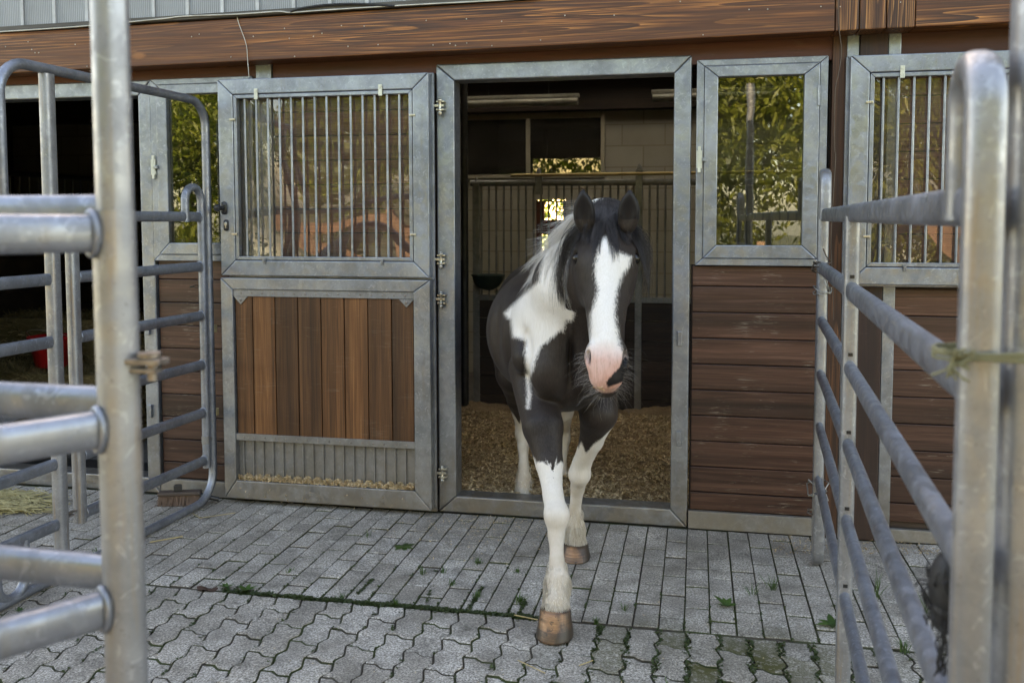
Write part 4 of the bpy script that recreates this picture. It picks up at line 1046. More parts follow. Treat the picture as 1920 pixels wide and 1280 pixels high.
def coat():
    m_, t, b = mat('horse_coat'); v = coords(t)
    A = lambda n_: N(t, 'ShaderNodeAttribute', attribute_name=n_).outputs['Fac']
    hairn = noise(t, coords(t, (230, 230, 28)), 1, 3, .6); fine = noise(t, v, 420, 2, .6); low = noise(t, v, 6, 4)
    def edge(src, amp, soft):
        a = N(t, 'ShaderNodeMath', operation='MULTIPLY_ADD'); t.links.new(hairn, a.inputs[0]); a.inputs[1].default_value = amp; a.inputs[2].default_value = -amp*.5
        s_ = N(t, 'ShaderNodeMath', operation='ADD'); t.links.new(a.outputs[0], s_.inputs[0]); t.links.new(src, s_.inputs[1])
        mr = N(t, 'ShaderNodeMapRange'); mr.inputs['From Min'].default_value = -soft; mr.inputs['From Max'].default_value = soft
        t.links.new(s_.outputs[0], mr.inputs['Value']); return mr.outputs[0]
    blk = mix(t, ramp(t, low, [(.35, 0.), (.7, 1.)]), (.014, .0095, .0075), (.032, .022, .017))
    blk = mix(t, ramp(t, hairn, [(.4, 0.), (.75, .5)]), blk, (.060, .044, .036))
    blk = mix(t, ramp(t, noise(t, v, 3.5, 7, .7), [(.48, 0.), (.70, .35)]), blk, (.075, .058, .046))
    wht = mix(t, ramp(t, hairn, [(.35, 0.), (.75, .5)]), (.84, .79, .74), (.66, .60, .52))
    g = N(t, 'ShaderNodeNewGeometry'); sx = N(t, 'ShaderNodeSeparateXYZ'); t.links.new(g.outputs['Position'], sx.inputs[0])
    mr = N(t, 'ShaderNodeMapRange'); mr.inputs['From Min'].default_value = .62; mr.inputs['From Max'].default_value = .25; t.links.new(sx.outputs[2], mr.inputs['Value'])
    mm = N(t, 'ShaderNodeMath', operation='MULTIPLY'); t.links.new(mr.outputs[0], mm.inputs[0]); t.links.new(ramp(t, low, [(.35, .3), (.65, .9)]), mm.inputs[1])
    wht = mix(t, mm.outputs[0], wht, (.46, .37, .27))
    pk = mix(t, ramp(t, low, [(.4, 0.), (.6, 1.)]), (.74, .48, .41), (.66, .34, .26))
    pk = mix(t, ramp(t, noise(t, coords(t, (140, 60, 22)), 1, 5, .6, 1.), [(.48, 0.), (.66, .45)]), pk, (.42, .21, .15))
    wht = mix(t, A('pink'), wht, pk)
    col = mix(t, edge(A('white'), .040, .009), blk, wht)
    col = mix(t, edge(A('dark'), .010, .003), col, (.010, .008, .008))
    t.links.new(col, b.inputs['Base Color']); b.inputs['Roughness'].default_value = .5; b.inputs['Specular IOR Level'].default_value = .28
    b.inputs['Sheen Weight'].default_value = .04; b.inputs['Sheen Roughness'].default_value = .4
    flow = noise(t, coords(t, (70, 70, 14), (.5, .3, 0)), 1, 4, .6, 1.0)
    bump(t, b, mix(t, .4, mix(t, .5, hairn, fine), flow), .6, .003)
    return m_
H = empty('horse', tuple(L(-.5, 0, 0)), 'black and white piebald horse with a white blaze stepping out of the stall doorway', 'horse')
HB = np.array(L(-.5, 0, 0))
me = bpy.data.meshes.new('body'); me.from_pydata((HV-HB).tolist(), [], HQ.tolist())
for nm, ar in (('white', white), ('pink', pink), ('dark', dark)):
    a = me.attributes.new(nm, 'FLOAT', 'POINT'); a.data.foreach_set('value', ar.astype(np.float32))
me.polygons.foreach_set('use_smooth', [True]*len(me.polygons)); me.materials.append(coat()); me.update()
o = bpy.data.objects.new('body', me); COL.objects.link(o); o.parent = H
EYE = simple('horse_eye', (.010, .006, .004), .04, 0, .2, 12, 0)
for s_ in (-1, 1):
    mb = MB(); c = Hp(.268, .104*s_, .027); mb.blob(c, (.0215,)*3, 20, 14); mb.build('eye', EYE, H)
def hoofmat():
    m_, t, b = mat('horn_hoof'); v = coords(t, (12, 12, 110)); n = noise(t, v, 1, 6, .7); n2 = noise(t, coords(t, (9, 9, 6)), 1, 4)
    col = ramp(t, n, [(.3, (.14, .07, .035)), (.5, (.34, .17, .08)), (.7, (.48, .28, .15))])
    col = mix(t, ramp(t, n2, [(.43, 0.), (.56, .92)]), col, (.045, .032, .026))
    col = mix(t, ramp(t, noise(t, coords(t, (60, 60, 60)), 1, 3), [(.60, 0.), (.68, .8)]), col, (.05, .035, .03))
    ta = N(t, 'ShaderNodeAttribute', attribute_name='tint'); col = mix(t, ta.outputs['Fac'], col, (.035, .026, .02))
    t.links.new(col, b.inputs['Base Color']); b.inputs['Roughness'].default_value = .42; bump(t, b, n, .3, .002); return m_
HOOF = hoofmat()
for kx, gz in (('rf', .0), ('lf', .0), ('rh', .045), ('lh', .045)):
    c = J[kx][-1][0].copy(); sc = 1.0 if kx in ('rf', 'lf') else .9; top = c[2]-.012; vs = []; n_ = 28
    prof = [(.046, 1.04), (.0545, .98), (.0575, .90), (.058, .72), (.0625, .4), (.0675, .10), (.067, 0.03), (.063, 0)]
    for r_, f in prof:
        z = gz+.001+f*(top-gz); 
        for j in range(n_):
            th = 2*math.pi*j/n_; x, y = math.cos(th), math.sin(th)
            yy = -.030*(1-f) if y < 0 else -.012*(1-f)
            flat = .80 if y > .3 else 1.0
            vs.append((c[0]+r_*sc*x, c[1]+r_*sc*y*flat*1.08+yy*1.0-.004, z+(.018 if y > 0 else 0)*-f*y))
    mb = MB(); mb.add(vs, [(i*n_+j, i*n_+(j+1) % n_, (i+1)*n_+(j+1) % n_, (i+1)*n_+j)[::-1] for i in range(len(prof)-1) for j in range(n_)], True)
    for q in range(len(mb.f)):
        i_, j_ = divmod(q, n_); side_ = abs(math.cos(2*math.pi*(j_+.5)/n_)); mb.t[q] = min(.95, max(0, (side_-.55)*1.9)+(.55 if i_ >= 4 else .35 if i_ == 0 else 0))
    mb.tint = .9; mb.add(vs[:n_], [tuple(range(n_))]); mb.add(vs[-n_:], [tuple(range(n_-1, -1, -1))]); mb.build('hoof', HOOF, H)
# ---- hair: thin tapering strands
def hairmat(name, c0, c1, rough=.45):
    m_, t, b = mat(name); ta = N(t, 'ShaderNodeAttribute', attribute_name='tint')
    t.links.new(ramp(t, ta.outputs['Fac'], [(0, c0), (1, c1)]), b.inputs['Base Color']); b.inputs['Roughness'].default_value = rough; return m_
HDARK = hairmat('dark_hair', (.006, .005, .005), (.085, .072, .070), .40); HWHITE = hairmat('white_hair', (.62, .57, .51), (.95, .92, .88)); HGREY = hairmat('whisker', (.25, .22, .20), (.6, .56, .52))
class Hair:
    def __init__(s): s.v = []; s.f = []; s.t = []; s.n = 0
    def strand(s, pts, r0, r1, tint):
        P = np.array(pts)
        for e_ in (-1, 1):                                             # hair stays clear of the eyes
            q = P-Hp(.268, .100*e_, .03); a_ = q@hd; b_ = q@hx; c_ = q@hn
            if ((a_*a_+b_*b_ < .030**2) & (c_ > -.02)).any(): return
        P = P; k = len(P); T = np.gradient(P, axis=0); T /= np.linalg.norm(T, axis=1)[:, None]+1e-9
        a = np.cross(T, [.3, .5, .8]); a /= np.linalg.norm(a, axis=1)[:, None]+1e-9; b_ = np.cross(T, a)
        r_ = np.linspace(r0, r1, k)[:, None]
        R_ = np.stack([P+a*r_, P-a*r_*.5+b_*r_*.87, P-a*r_*.5-b_*r_*.87], 1).reshape(-1, 3)
        s.v.append(R_)
        for i in range(k-1):
            for j in range(3): s.f.append((s.n+i*3+j, s.n+i*3+(j+1) % 3, s.n+(i+1)*3+(j+1) % 3, s.n+(i+1)*3+j)); s.t.append(tint)
        s.n += 3*k
    def build(s, name, m_, label=None):
        me = bpy.data.meshes.new(name); me.from_pydata((np.concatenate(s.v)-HB).tolist(), [], s.f); me.materials.append(m_)
        a = me.attributes.new('tint', 'FLOAT', 'FACE'); a.data.foreach_set('value', s.t); me.polygons.foreach_set('use_smooth', [True]*len(me.polygons)); me.update()
        o = bpy.data.objects.new(name, me); COL.objects.link(o); o.parent = H
        if label: o['label'] = label
        return o
from mathutils.bvhtree import BVHTree
BV = BVHTree.FromPolygons(HV.tolist(), HQ.tolist())
def bez(p0, p1, p2, p3, k):
    t = np.linspace(0, 1, k)[:, None]; return p0*(1-t)**3+3*p1*t*(1-t)**2+3*p2*t*t*(1-t)+p3*t**3
def outside(P, lift):
    """push a strand out of the skin"""
    o = []
    for i, p in enumerate(P):
        loc, nrm, ix, dist = BV.find_nearest(Vector(p))
        if loc is not None and (Vector(p)-loc).dot(nrm) < lift:
            p = np.array(loc+nrm*lift)
        o.append(p)
    return np.array(o)
R5 = np.random.RandomState(5)
hz = Hair()                                                            # forelock, in separate locks
def lock(hz, root, end, m1, m2, n, spread, lift, r0, k=9, frizz=.0012):
    tb = R5.rand()
    for c in range(n):
        o1 = R5.randn(3)*spread; o2 = R5.randn(3)*spread*.8; t_ = R5.uniform(.82, 1.06)
        P = bez(root+o1, m1+o1*1.2, m2+o2, root+(end-root)*t_+o2*.6, k)+np.cumsum(R5.randn(k, 3)*frizz, 0)
        hz.strand(outside(P, R5.uniform(.001, .009)), r0, .00015, np.clip(tb*.6+R5.rand()*.4, 0, 1))
for g_ in range(120):
    s_ = R5.uniform(-1, 1); root = HP+np.array([0, .0, .046])+hx*.036*s_+hn*R5.uniform(-.02, .03)
    u_ = g_ % 10
    if u_ < 3: q = R5.choice([-.5, -.3, .12, .30, .42])+R5.randn()*.04; end = Hp(R5.uniform(.16, .40), .095*q, .105)
    elif u_ < 6: q = np.sign(s_)*R5.uniform(.55, .95); end = Hp(R5.uniform(.14, .26), .098*q, .09)
    else: sg_ = np.sign(s_); end = Hp(R5.uniform(.15, .50), sg_*R5.uniform(.108, .155), R5.uniform(-.03, .05))
    lx = (end-root)@hx
    lock(hz, root, end, root+hn*.045+hd*.05+hx*lx*.35, end*.6+root*.4+hn*.04+hx*lx*.2, 26, .0038, 0, .0009)
hz.build('forelock', HDARK)
hz = Hair()                                                            # white mane falling on the viewer's left of the neck
A0 = HP+np.array([-.03, .0, .068]); A1 = L(-.33, 0, 1.36)
for g_ in range(110):
    f = R5.rand()**1.3; root = A0*(1-f)+A1*f+R5.randn(3)*[.012, .012, .008]; dn = R5.uniform(.08, .36)*(1-.3*f)
    out = np.array([-1, .12, 0]); end = root+out*R5.uniform(.05, .18)+np.array([R5.uniform(-.02, .03), R5.uniform(-.03, .05), -dn])
    lock(hz, root, end, root+out*.05+[0, 0, .035], root*.4+end*.6+out*.05, 22, .006, 0, .0010, 8, .0022)
for k in range(260):
    f = R5.rand(); root = A0*(1-f)+A1*f; out = np.array([-1, .05, 0]); end = root+out*R5.uniform(.05, .20)+np.array([0, 0, R5.uniform(-.16, .04)])
    hz.strand(bez(root, root+out*.04+[0, 0, .04], (root+end)/2+[0, 0, .03]+R5.randn(3)*.01, end, 7), .0006, .00015, R5.rand())
hz.build('mane', HWHITE, 'white mane on the near side of the neck')
hz = Hair()                                                            # dark locks beside the cheeks
for k in range(520):
    if R5.rand() < .68:
        root = Hp(.02, -.085, -.0)+R5.randn(3)*.016; end = V3(1058+R5.randn()*7, 500+R5.rand()**.7*75, -1.02+R5.randn()*.02)
    else:
        root = Hp(.05, .085, .02)+R5.randn(3)*.018; end = V3(1208+R5.randn()*5, 480+R5.rand()*85, -1.02+R5.randn()*.02)
    P = bez(root, root+[0, -.02, -.03]+hx*np.sign((root-HP)@hx)*.07, end*.7+root*.3+hx*np.sign((root-HP)@hx)*.035, end, 8)+np.cumsum(R5.randn(8, 3)*.002, 0)
    hz.strand(outside(P, R5.uniform(.001, .008)), .0008, .0002, R5.rand())
hz.build('mane', HDARK, 'dark locks hanging beside the cheeks')
hz = Hair()                                                            # whiskers and chin hair
for k in range(230):
    th = R5.uniform(-1, 1)*2.6; base = Hp(R5.uniform(.84, 1.12), 0, -.03)
    dirv = hx*math.sin(th)*1.0-hn*math.cos(th)*.7+hd*R5.uniform(.0, .5); dirv /= np.linalg.norm(dirv)
    hit = BV.ray_cast(Vector(base+dirv*.3), Vector(-dirv))
    if hit[0] is None: continue
    r0 = np.array(hit[0]); ln = R5.uniform(.02, .075); end = r0+dirv*ln+np.array([0, 0, -.35*ln])+R5.randn(3)*.006
    hz.strand(bez(r0, r0+dirv*ln*.4+R5.randn(3)*.002, r0+dirv*ln*.8+R5.randn(3)*.004, end+R5.randn(3)*.008, 6), .00035, .0001, R5.rand()*.7)
hz.build('whiskers', HGREY)
hz = Hair()                                                            # feathered fetlocks and rough leg edges
for kx in J:
    for k in range(1500 if kx in ('rf', 'lf') else 400):
        i = R5.choice([6, 7, 8], p=[.15, .4, .45]); a, ra = J[kx][i]; b_, rb = J[kx][i+1]; f = R5.rand(); c = a+(b_-a)*f; th = R5.uniform(0, 6.283)
        dirv = np.array([math.cos(th), math.sin(th), 0.]); hit = BV.ray_cast(Vector(c+dirv*.1), Vector(-dirv))
        if hit[0] is None: continue
        r0 = np.array(hit[0])-dirv*.001; ln = R5.uniform(.016, .042)
        end = r0+dirv*ln*.32+np.array([0, 0, -ln])
        if end[2] < .02: continue
        hz.strand(bez(r0, r0+dirv*ln*.25, r0+dirv*ln*.4+[0, 0, -ln*.5], end, 4), .0009, .0002, R5.rand())
hz.build('fetlock_hair', hairmat('leg_hair', (.56, .49, .40), (.84, .79, .71), .7))
mb = MB(); r = random.Random(8)
for k in range(14):
    x = r.uniform(-.045, .0); c = Hp(1.085+r.uniform(-.01, .01), x, -.030+r.uniform(-.01, .01)); hit = BV.ray_cast(Vector(c+np.array([0, -.2, .0])), Vector((0, 1, 0)))
    if hit[0] is not None: flake(mb, hit[0]+Vector((0, -.004, 0)), .005, r, .9, .95)
o = mb.build('chewed_hay', SHAV); tag(o, 'few pale wood shavings sticking to the horse lower lip', 'wood shavings', kind='stuff'); place(o, tuple(Hp(1.08, 0, 0)))
# ------------------------------------------------------------------ trees, hedge and fence behind the viewer (seen in the panes)
def tree(name, x, y, h, r_, n, seed, lab, mat_, leaf=.055, grp='trees behind the yard', zc=.62, squash=1.15):
    rs = np.random.RandomState(seed); T = empty(name, (x, y, 0), lab, 'tree', grp)
    mb = MB(); r = random.Random(seed); tips = []
    top = Vector((x+r.uniform(-.2, .2), y, h*.72)); p0 = Vector((x, y, -.03)); mid = (p0+top)/2+Vector((r.uniform(-.15, .15), r.uniform(-.1, .1), 0))
    mb.rod(p0, mid, .13, 10, .09); mb.rod(mid, top, .09, 10, .03)
    for k in range(12):
        f = r.uniform(.3, 1); a = r.uniform(0, 6.28); s_ = p0.lerp(top, f) if f > .5 else mid.lerp(top, f); e = s_+Vector((math.cos(a)*r_*.8, math.sin(a)*r_*.8, r.uniform(-.1, .9)))
        m_ = (s_+e)/2+Vector((0, 0, .15)); mb.rod(s_, m_, .035, 6, .022); mb.rod(m_, e, .022, 6, .006); tips += [m_, e, (m_+e)/2]
    mb.build('trunk', BARK, T)
    ncl = 70; cl = []
    for k in range(ncl):
        d_ = rs.randn(3); d_ /= np.linalg.norm(d_); rr = rs.rand()**.4
        cl.append(np.array([x, y, h*zc])+d_*rr*np.array([r_, r_, r_*squash]))
    cl = np.array(cl+[np.array(t) for t in tips]); ct = rs.rand(len(cl))
    idx = rs.randint(0, len(cl), n); P = cl[idx]+rs.randn(n, 3)*np.array([.20, .20, .22])
    P = P[P[:, 2] > .15]; idx = idx[:len(P)]; n = len(P)
    dn = rs.randn(n, 3)*[.7, .7, .5]+[0, 0, -.7]; dn /= np.linalg.norm(dn, axis=1)[:, None]
    sd_ = np.cross(dn, rs.randn(n, 3)); sd_ /= np.linalg.norm(sd_, axis=1)[:, None]
    l = leaf*rs.uniform(.6, 1.3, n)[:, None]; w_ = l*.34
    Vv = np.stack([P, P+dn*l*.9+sd_*w_, P+dn*l*2, P+dn*l*.9-sd_*w_], 1).reshape(-1, 3)-[x, y, 0]
    me = bpy.data.meshes.new('crown'); me.from_pydata(Vv.tolist(), [], [(4*i, 4*i+1, 4*i+2, 4*i+3) for i in range(n)]); me.materials.append(mat_)
    a = me.attributes.new('tint', 'FLOAT', 'FACE'); a.data.foreach_set('value', np.clip(ct[idx]*.6+rs.rand(n)*.5, 0, 1).astype(np.float32)); me.update()
    o = bpy.data.objects.new('crown', me); COL.objects.link(o); o.parent = T
TL = [(-10.2, -10.5, 5.2, 2.0, 'broad green tree behind the yard, farthest to the left'), (-7.3, -8.9, 4.2, 1.5, 'bushy yellow-green tree behind the left part of the yard'),
      (-3.9, -9.4, 4.6, 1.5, 'green tree behind the folded stall door, mirrored in it'), (-1.2, -9.2, 4.4, 1.6, 'green tree behind the middle of the yard'),
      (1.3, -8.6, 4.3, 1.4, 'leafy tree close behind the viewer, left one of the close pair'), (3.5, -8.3, 4.6, 1.7, 'leafy tree mirrored in the window right of the doorway'),
      (5.3, -8.8, 4.4, 1.6, 'green tree behind the right panel'), (8.4, -9.6, 5.0, 1.9, 'broad green tree behind the yard, farthest to the right')]
TL += [(-8.8, -12.5, 7.0, 2.1, 'tall tree in the second row, farthest left'), (-5.6, -13.2, 6.0, 1.5, 'tall tree in the second row, second from the left'), (-2.4, -12.4, 6.8, 2.2, 'tall tree in the second row behind the middle of the yard'), (1.2, -12.2, 7.2, 2.2, 'tall tree in the second row, straight behind the viewer'), (4.4, -12.0, 7.0, 2.2, 'tall tree in the second row, second from the right'), (7.6, -12.8, 7.4, 2.3, 'tall tree in the second row, farthest right')]
for k, (x, y, h, r_, lab) in enumerate(TL): tree('tree', x, y, h, r_, 9000, 20+k, lab, LEAF2 if k in (1, 4, 5) else LEAF, .075 if y > -11 else .10, 'trees behind the yard', .58, 1.3)
for k, (x, y, lab) in enumerate(((-2.2, 8.5, 'green tree behind the stable, left one'), (.6, 8.0, 'green tree behind the stable seen through the small window of the back door'), (3.4, 8.8, 'green tree behind the stable, right one'))):
    tree('tree', x, y, 3.6, 1.5, 5000, 50+k, lab, LEAF, .06, 'trees behind the stable', .5)
mb = MB()
rs = np.random.RandomState(91); n = 36000; P = np.stack([rs.uniform(-4, 4.5, n), rs.uniform(5.6, 6.8, n), rs.uniform(0, 3.3, n)], 1); dn = rs.randn(n, 3); dn /= np.linalg.norm(dn, axis=1)[:, None]; sd_ = np.cross(dn, rs.randn(n, 3)); sd_ /= np.linalg.norm(sd_, axis=1)[:, None]
Vv = np.stack([P, P+dn*.04+sd_*.02, P+dn*.08, P+dn*.04-sd_*.02], 1).reshape(-1, 3)
mb.add(Vv.tolist(), [(4*i, 4*i+1, 4*i+2, 4*i+3) for i in range(n)]); mb.t = rs.rand(n).tolist()
o = mb.build('hedge', LEAF); tag(o, 'dense green hedge right behind the stable, seen through its back openings', 'hedge'); place(o, (0, 6.2, 0))
FN = empty('wooden_fence', (0, -6.9, 0), 'wooden post and rail fence behind the viewer', 'fence')
for k in range(9):
    mb = MB(); mb.tint = .3+.07*k; mb.box(-9+k*2.2, -8.9+k*2.2, -6.95, -6.86, -.03, 1.25); mb.build('post', FENCEW, FN, .004)
    for zz in (.55, 1.05):
        if k < 8: mb = MB(); mb.tint = (k*.37) % 1; mb.box(-9+k*2.2, -6.8+k*2.2, -6.855, -6.82, zz, zz+.13); mb.build('rail', FENCEW, FN, .004)

# ------------------------------------------------------------------ small things on the paving
def blade(mb, p, d_, L_, w_, r, droop=.5, n_=3):
    p = Vector(p); d_ = Vector(d_).normalized(); sd_ = d_.cross(Vector((0, 0, 1)))
    if sd_.length < .1: sd_ = Vector((1, 0, 0))
    sd_.normalize(); prev = None
    for i in range(n_+1):
        f = i/n_; c = p+d_*L_*f+Vector((0, 0, -droop*L_*f*f)); w2 = w_*(1-f**2)*(.7+.6*math.sin(f*2.6))
        cur = (c-sd_*w2, c+sd_*w2)
        if prev: mb.add([prev[0], prev[1], cur[1], cur[0]], [(0,1,2,3)])
        prev = cur
GR = 'weeds in the paving joints'
def tuft(px, py, n, hgt, lab, seed):
    n = int(n*1.5); hgt *= 1.25
    r = random.Random(seed); p = gnd(px, py); mb = MB()
    for k in range(n):
        a = r.uniform(0, 6.28); tl = r.uniform(.15, .9); mb.tint = r.random()
        blade(mb, (p[0]+r.gauss(0, .006), p[1]+r.gauss(0, .010), -.004), (math.cos(a)*tl, math.sin(a)*tl, 1), hgt*r.uniform(.5, 1.1), .0016, r, .25)
    o = mb.build('grass_tuft', WEED); tag(o, lab, 'weed', GR); place(o, (p[0], p[1], 0))
def rosette(px, py, R_, lab, seed, upr=.35):
    R_ *= 1.25
    r = random.Random(seed); p = gnd(px, py); mb = MB()
    n = 7
    for k in range(n):
        a = 6.28*k/n+r.uniform(-.3, .3); mb.tint = r.random(); blade(mb, (p[0], p[1], .004), (math.cos(a), math.sin(a), upr*r.uniform(.6, 1.6)), R_*r.uniform(.7, 1.15), R_*.17, r, .25, 5)
    o = mb.build('weed_rosette', WEED); tag(o, lab, 'weed', GR); place(o, (p[0], p[1], 0))
rosette(757, 1026, .055, 'small flat weed rosette on the pale pavers in front of the lower door', 1, .15)
rosette(1362, 1137, .052, 'leafy weed on the straight pavers between hoof and right panel', 2, .6)
rosette(1560, 1172, .060, 'broad-leaved weed beside the middle upright of the right panel', 3)
rosette(38, 1150, .03, 'tiny weed behind the lowest foreground rail at the left', 4, .9)
rosette(425, 1102, .032, 'left one of the two leafy weeds at the start of the mossy edge', 5, .5)
rosette(462, 1108, .042, 'right one of the two leafy weeds at the start of the mossy edge', 6, .5)
rosette(136, 1055, .05, 'leafy weed at the foot of the tall frame upright', 7, .6)
for i, (px, py, n, h_, lab) in enumerate([(1449, 1104, 16, .075, 'tall grass tuft right of the leafy weed on straight pavers'), (1695, 1222, 26, .060, 'grass tuft between the lower rails of the right panel'),
    (897, 1056, 22, .035, 'grass tuft left of the front hoof, upper one'), (970, 1070, 18, .022, 'short green tuft nearest the front cannon bone'), (543, 1071, 18, .02, 'flat tuft in the pavers left of the middle'),
    (793, 1074, 16, .045, 'wispy grass tuft right of the flat rosette'), (829, 1072, 10, .03, 'sparse tuft right of the wispy one'), (848, 1096, 24, .028, 'dense tuft above the mossy edge, left of the hooves'), (975, 1128, 30, .045, 'grass tuft at the mossy edge beside the front hoof'), (893, 1120, 24, .035, 'grass tuft at the mossy edge, left of the hoof tuft'),
    (742, 1133, 24, .03, 'grass tuft on the mossy edge below the pale pavers'), (640, 1120, 14, .03, 'grass tuft near the left end of the mossy edge'), (1118, 1167, 26, .025, 'low tuft right of the front hoof'), (1172, 1143, 10, .045, 'thin tuft between pavers right of the hoof'), (690, 1005, 8, .045, 'single thin tuft on the pale pavers near the lower door'),
    (1411, 1115, 7, .07, 'thin stalks left of the tall grass tuft'), (1645, 1120, 10, .14, 'long thin stalks behind the right panel'), (1740, 1150, 9, .12, 'long thin stalks near the right foreground post'), (1250, 1280, 6, .02, 'tiny tuft at the bottom edge'), (180, 1040, 12, .04, 'small tuft behind the left foreground post'), (1063, 1178, 8, .02, 'tiny tuft touching the front hoof')]):
    tuft(px, py, n, h_, lab, 30+i)
r = random.Random(77); mb = MB()                                       # moss in the seam and joints
def mosspatch(x, y, n, sx, sy):
    for k in range(n):
        a = r.uniform(0, 6.28); mb.tint = r.random(); s_ = r.uniform(.003, .009)
        p = (x+r.gauss(0, sx), y+r.gauss(0, sy), r.uniform(-.004, .002)); blade(mb, p, (math.cos(a), math.sin(a), r.uniform(.3, 1.2)), s_*1.6, s_*.6, r, .3, 2)
for k in range(240):
    f = r.random(); px = 420+(1005-420)*f; py = 1104+(1160-1104)*f; p = gnd(px, py); mosspatch(p[0], EDGE+.002+r.gauss(0, .004), 46 if .35 < f else 20, .012, .0075)
for (px0, py0, px1, py1, n) in ((905, 1100, 880, 1140, 40), (985, 1125, 975, 1150, 40), (700, 1085, 672, 1112, 30), (820, 1060, 800, 1130, 8)):
    for k in range(n):
        f = r.random(); p = gnd(px0+(px1-px0)*f, py0+(py1-py0)*f); mosspatch(p[0], p[1], 9, .003, .006)
for k in range(420):
    x = r.uniform(.9, 2.0); y = EDGE-abs(r.gauss(0, .35))-.02; mosspatch(1.07+.1075*round((x-1.07)/.1075)+r.uniform(-.01, .01), y, 9, .004, .010)
for k in range(160):
    x = r.uniform(-1.2, .9); y = EDGE-r.uniform(.02, .9); mosspatch(1.07+.1075*round((x-1.07)/.1075)+r.uniform(-.01, .01), y, 7, .004, .008)
for k in range(160):
    x = r.uniform(-1.0, 1.9); y = EDGE+abs(r.gauss(0, .25)); mosspatch(-3.876+.0953*round((x+3.876)/.0953), y, 7, .0015, .010)
o = mb.build('moss', MOSS); tag(o, 'dark green moss growing along the seam between straight and wavy pavers', 'moss', kind='stuff'); place(o, (.2, EDGE, 0))
# loose shavings and straw bits
r = random.Random(55); mb = MB()
for k in range(520):
    px = r.gauss(900, 90); py = 965+abs(r.gauss(0, 32)); p = gnd(px, py)
    if p[1] < -.02: flake(mb, (p[0], p[1], .003), .0045, r, .4)
for k in range(420):
    px = r.uniform(1450, 1780); p = gnd(px, r.uniform(1004, 1040)); flake(mb, (p[0], p[1], .003), .006, r, .4, r.uniform(0, .6))
for k in range(260):
    p = gnd(r.uniform(150, 1750), r.uniform(990, 1280)); flake(mb, (p[0], p[1], .003), .003, r, .3)
o = mb.build('scattered_shavings', SHAV); tag(o, 'light shavings scattered over the paving in front of the doorway', 'wood shavings', kind='stuff'); place(o, (.4, -.2, 0))
def stalks(name, pts, lab, cat='straw', w_=.0018):
    mb = MB(); mb.tint = .8
    mb.wire([tuple(gnd(x, y)+np.array([0, 0, .006])) for x, y in pts], w_, 5); o = mb.build(name, STRAW); tag(o, lab, cat, 'straw stalks on the paving'); p = gnd(*pts[0]); place(o, (p[0], p[1], 0))
stalks('straw_stalk', [(281, 1018), (343, 1007)], 'pale straw stalk right of the left foreground post', w_=.003)
stalks('straw_stalk', [(374, 973), (440, 963)], 'straw stalk near the foot of the lower door')
stalks('straw_stalk', [(361, 964), (374, 972)], 'short straw piece touching the stalk by the lower door')
stalks('straw_stalk', [(971, 1240), (1022, 1264)], 'brown stalk on the wavy pavers left of the bottom middle')
stalks('straw_stalk', [(965, 1155), (1008, 1164)], 'brown stalk lying left of the front hoof', w_=.0025)
stalks('straw_stalk', [(1086, 1250), (1112, 1240)], 'pale stalk on wavy pavers right below the front hoof')
r = random.Random(66); mb = MB()                                       # heap of hay
for k in range(900):
    p = gnd(min(132, abs(r.gauss(20, 55))), r.uniform(930, 966)); a = r.gauss(0, .6); l = r.uniform(.03, .09); mb.tint = r.random()
    c = Vector((p[0]-.1, p[1], .006+r.random()*.025)); d_ = Vector((math.cos(a), math.sin(a), r.gauss(0, .12)))*l; w_ = Vector((0, .0016, .0012)); mb.add([c-d_-w_, c+d_-w_, c+d_+w_, c-d_+w_], [(0,1,2,3)])
o = mb.build('loose_hay', leafmat('yellow_hay', (.25, .20, .08), (.50, .42, .20), .1)); tag(o, 'yellow-green loose hay on the paving at the left edge', 'hay', kind='stuff'); place(o, tuple(gnd(40, 950)))
# worn brush head
p = Vector(gnd(338, 946)); BR = empty('brush_head', tuple(p), 'worn brown brush head lying on the paving under the gate', 'brush')
rz = Matrix.Rotation(rad(18), 3, 'Z'); ux = rz @ Vector((1, 0, 0)); uy = rz @ Vector((0, 1, 0))
mb = MB(); mb.hexa([tuple(p+ux*a+uy*b_+Vector((0, 0, c))) for c in (.055, .075) for a, b_ in ((-.11, -.03), (.11, -.03), (.11, .03), (-.11, .03))]); mb.build('block', simple('brush_block', (.07, .05, .04), .6), BR, .006)
mb = MB(); r = random.Random(12)
for k in range(700):
    a, b_ = r.uniform(-.105, .105), r.uniform(-.027, .027); q = p+ux*a+uy*b_+Vector((0, 0, .055)); e = q+Vector((r.gauss(0, .006), r.gauss(0, .006), -.05))-uy*.012
    mb.tint = r.random(); mb.add([q-ux*.0012, q+ux*.0012, e+ux*.0012, e-ux*.0012], [(0,1,2,3)])
mb.build('bristles', simple('bristles', (.16, .10, .07), .8), BR)
mb = MB(); q = p+ux*.10; mb.rod(tuple(q+Vector((0, 0, .05))), tuple(q+ux*.10-uy*.0+Vector((0, 0, .022))), .014, 10, .012); mb.hexa([tuple(p+ux*a+uy*b_+Vector((0, 0, c))) for c in (.076, .11) for a, b_ in ((-.03, -.012), (.015, -.012), (.005, .012), (-.025, .012))]); mb.build('handle_stub', DARKSTEEL, BR, .003)
p = Vector(gnd(388, 1106)); mb = MB()
vs = [tuple(p+Vector((.045*math.cos(a)*(1+.15*math.sin(5*a)), .022*math.sin(a), .006+.006*math.sin(3*a)))) for a in [i*2*math.pi/18 for i in range(18)]]
mb.add(vs+[tuple(p+Vector((0, 0, .002)))], [(i, (i+1) % 18, 18) for i in range(18)]); o = mb.build('dry_leaf', DRYLEAF); tag(o, 'dark red-brown dry leaf on the paving left of the weeds', 'leaf'); place(o, tuple(p))

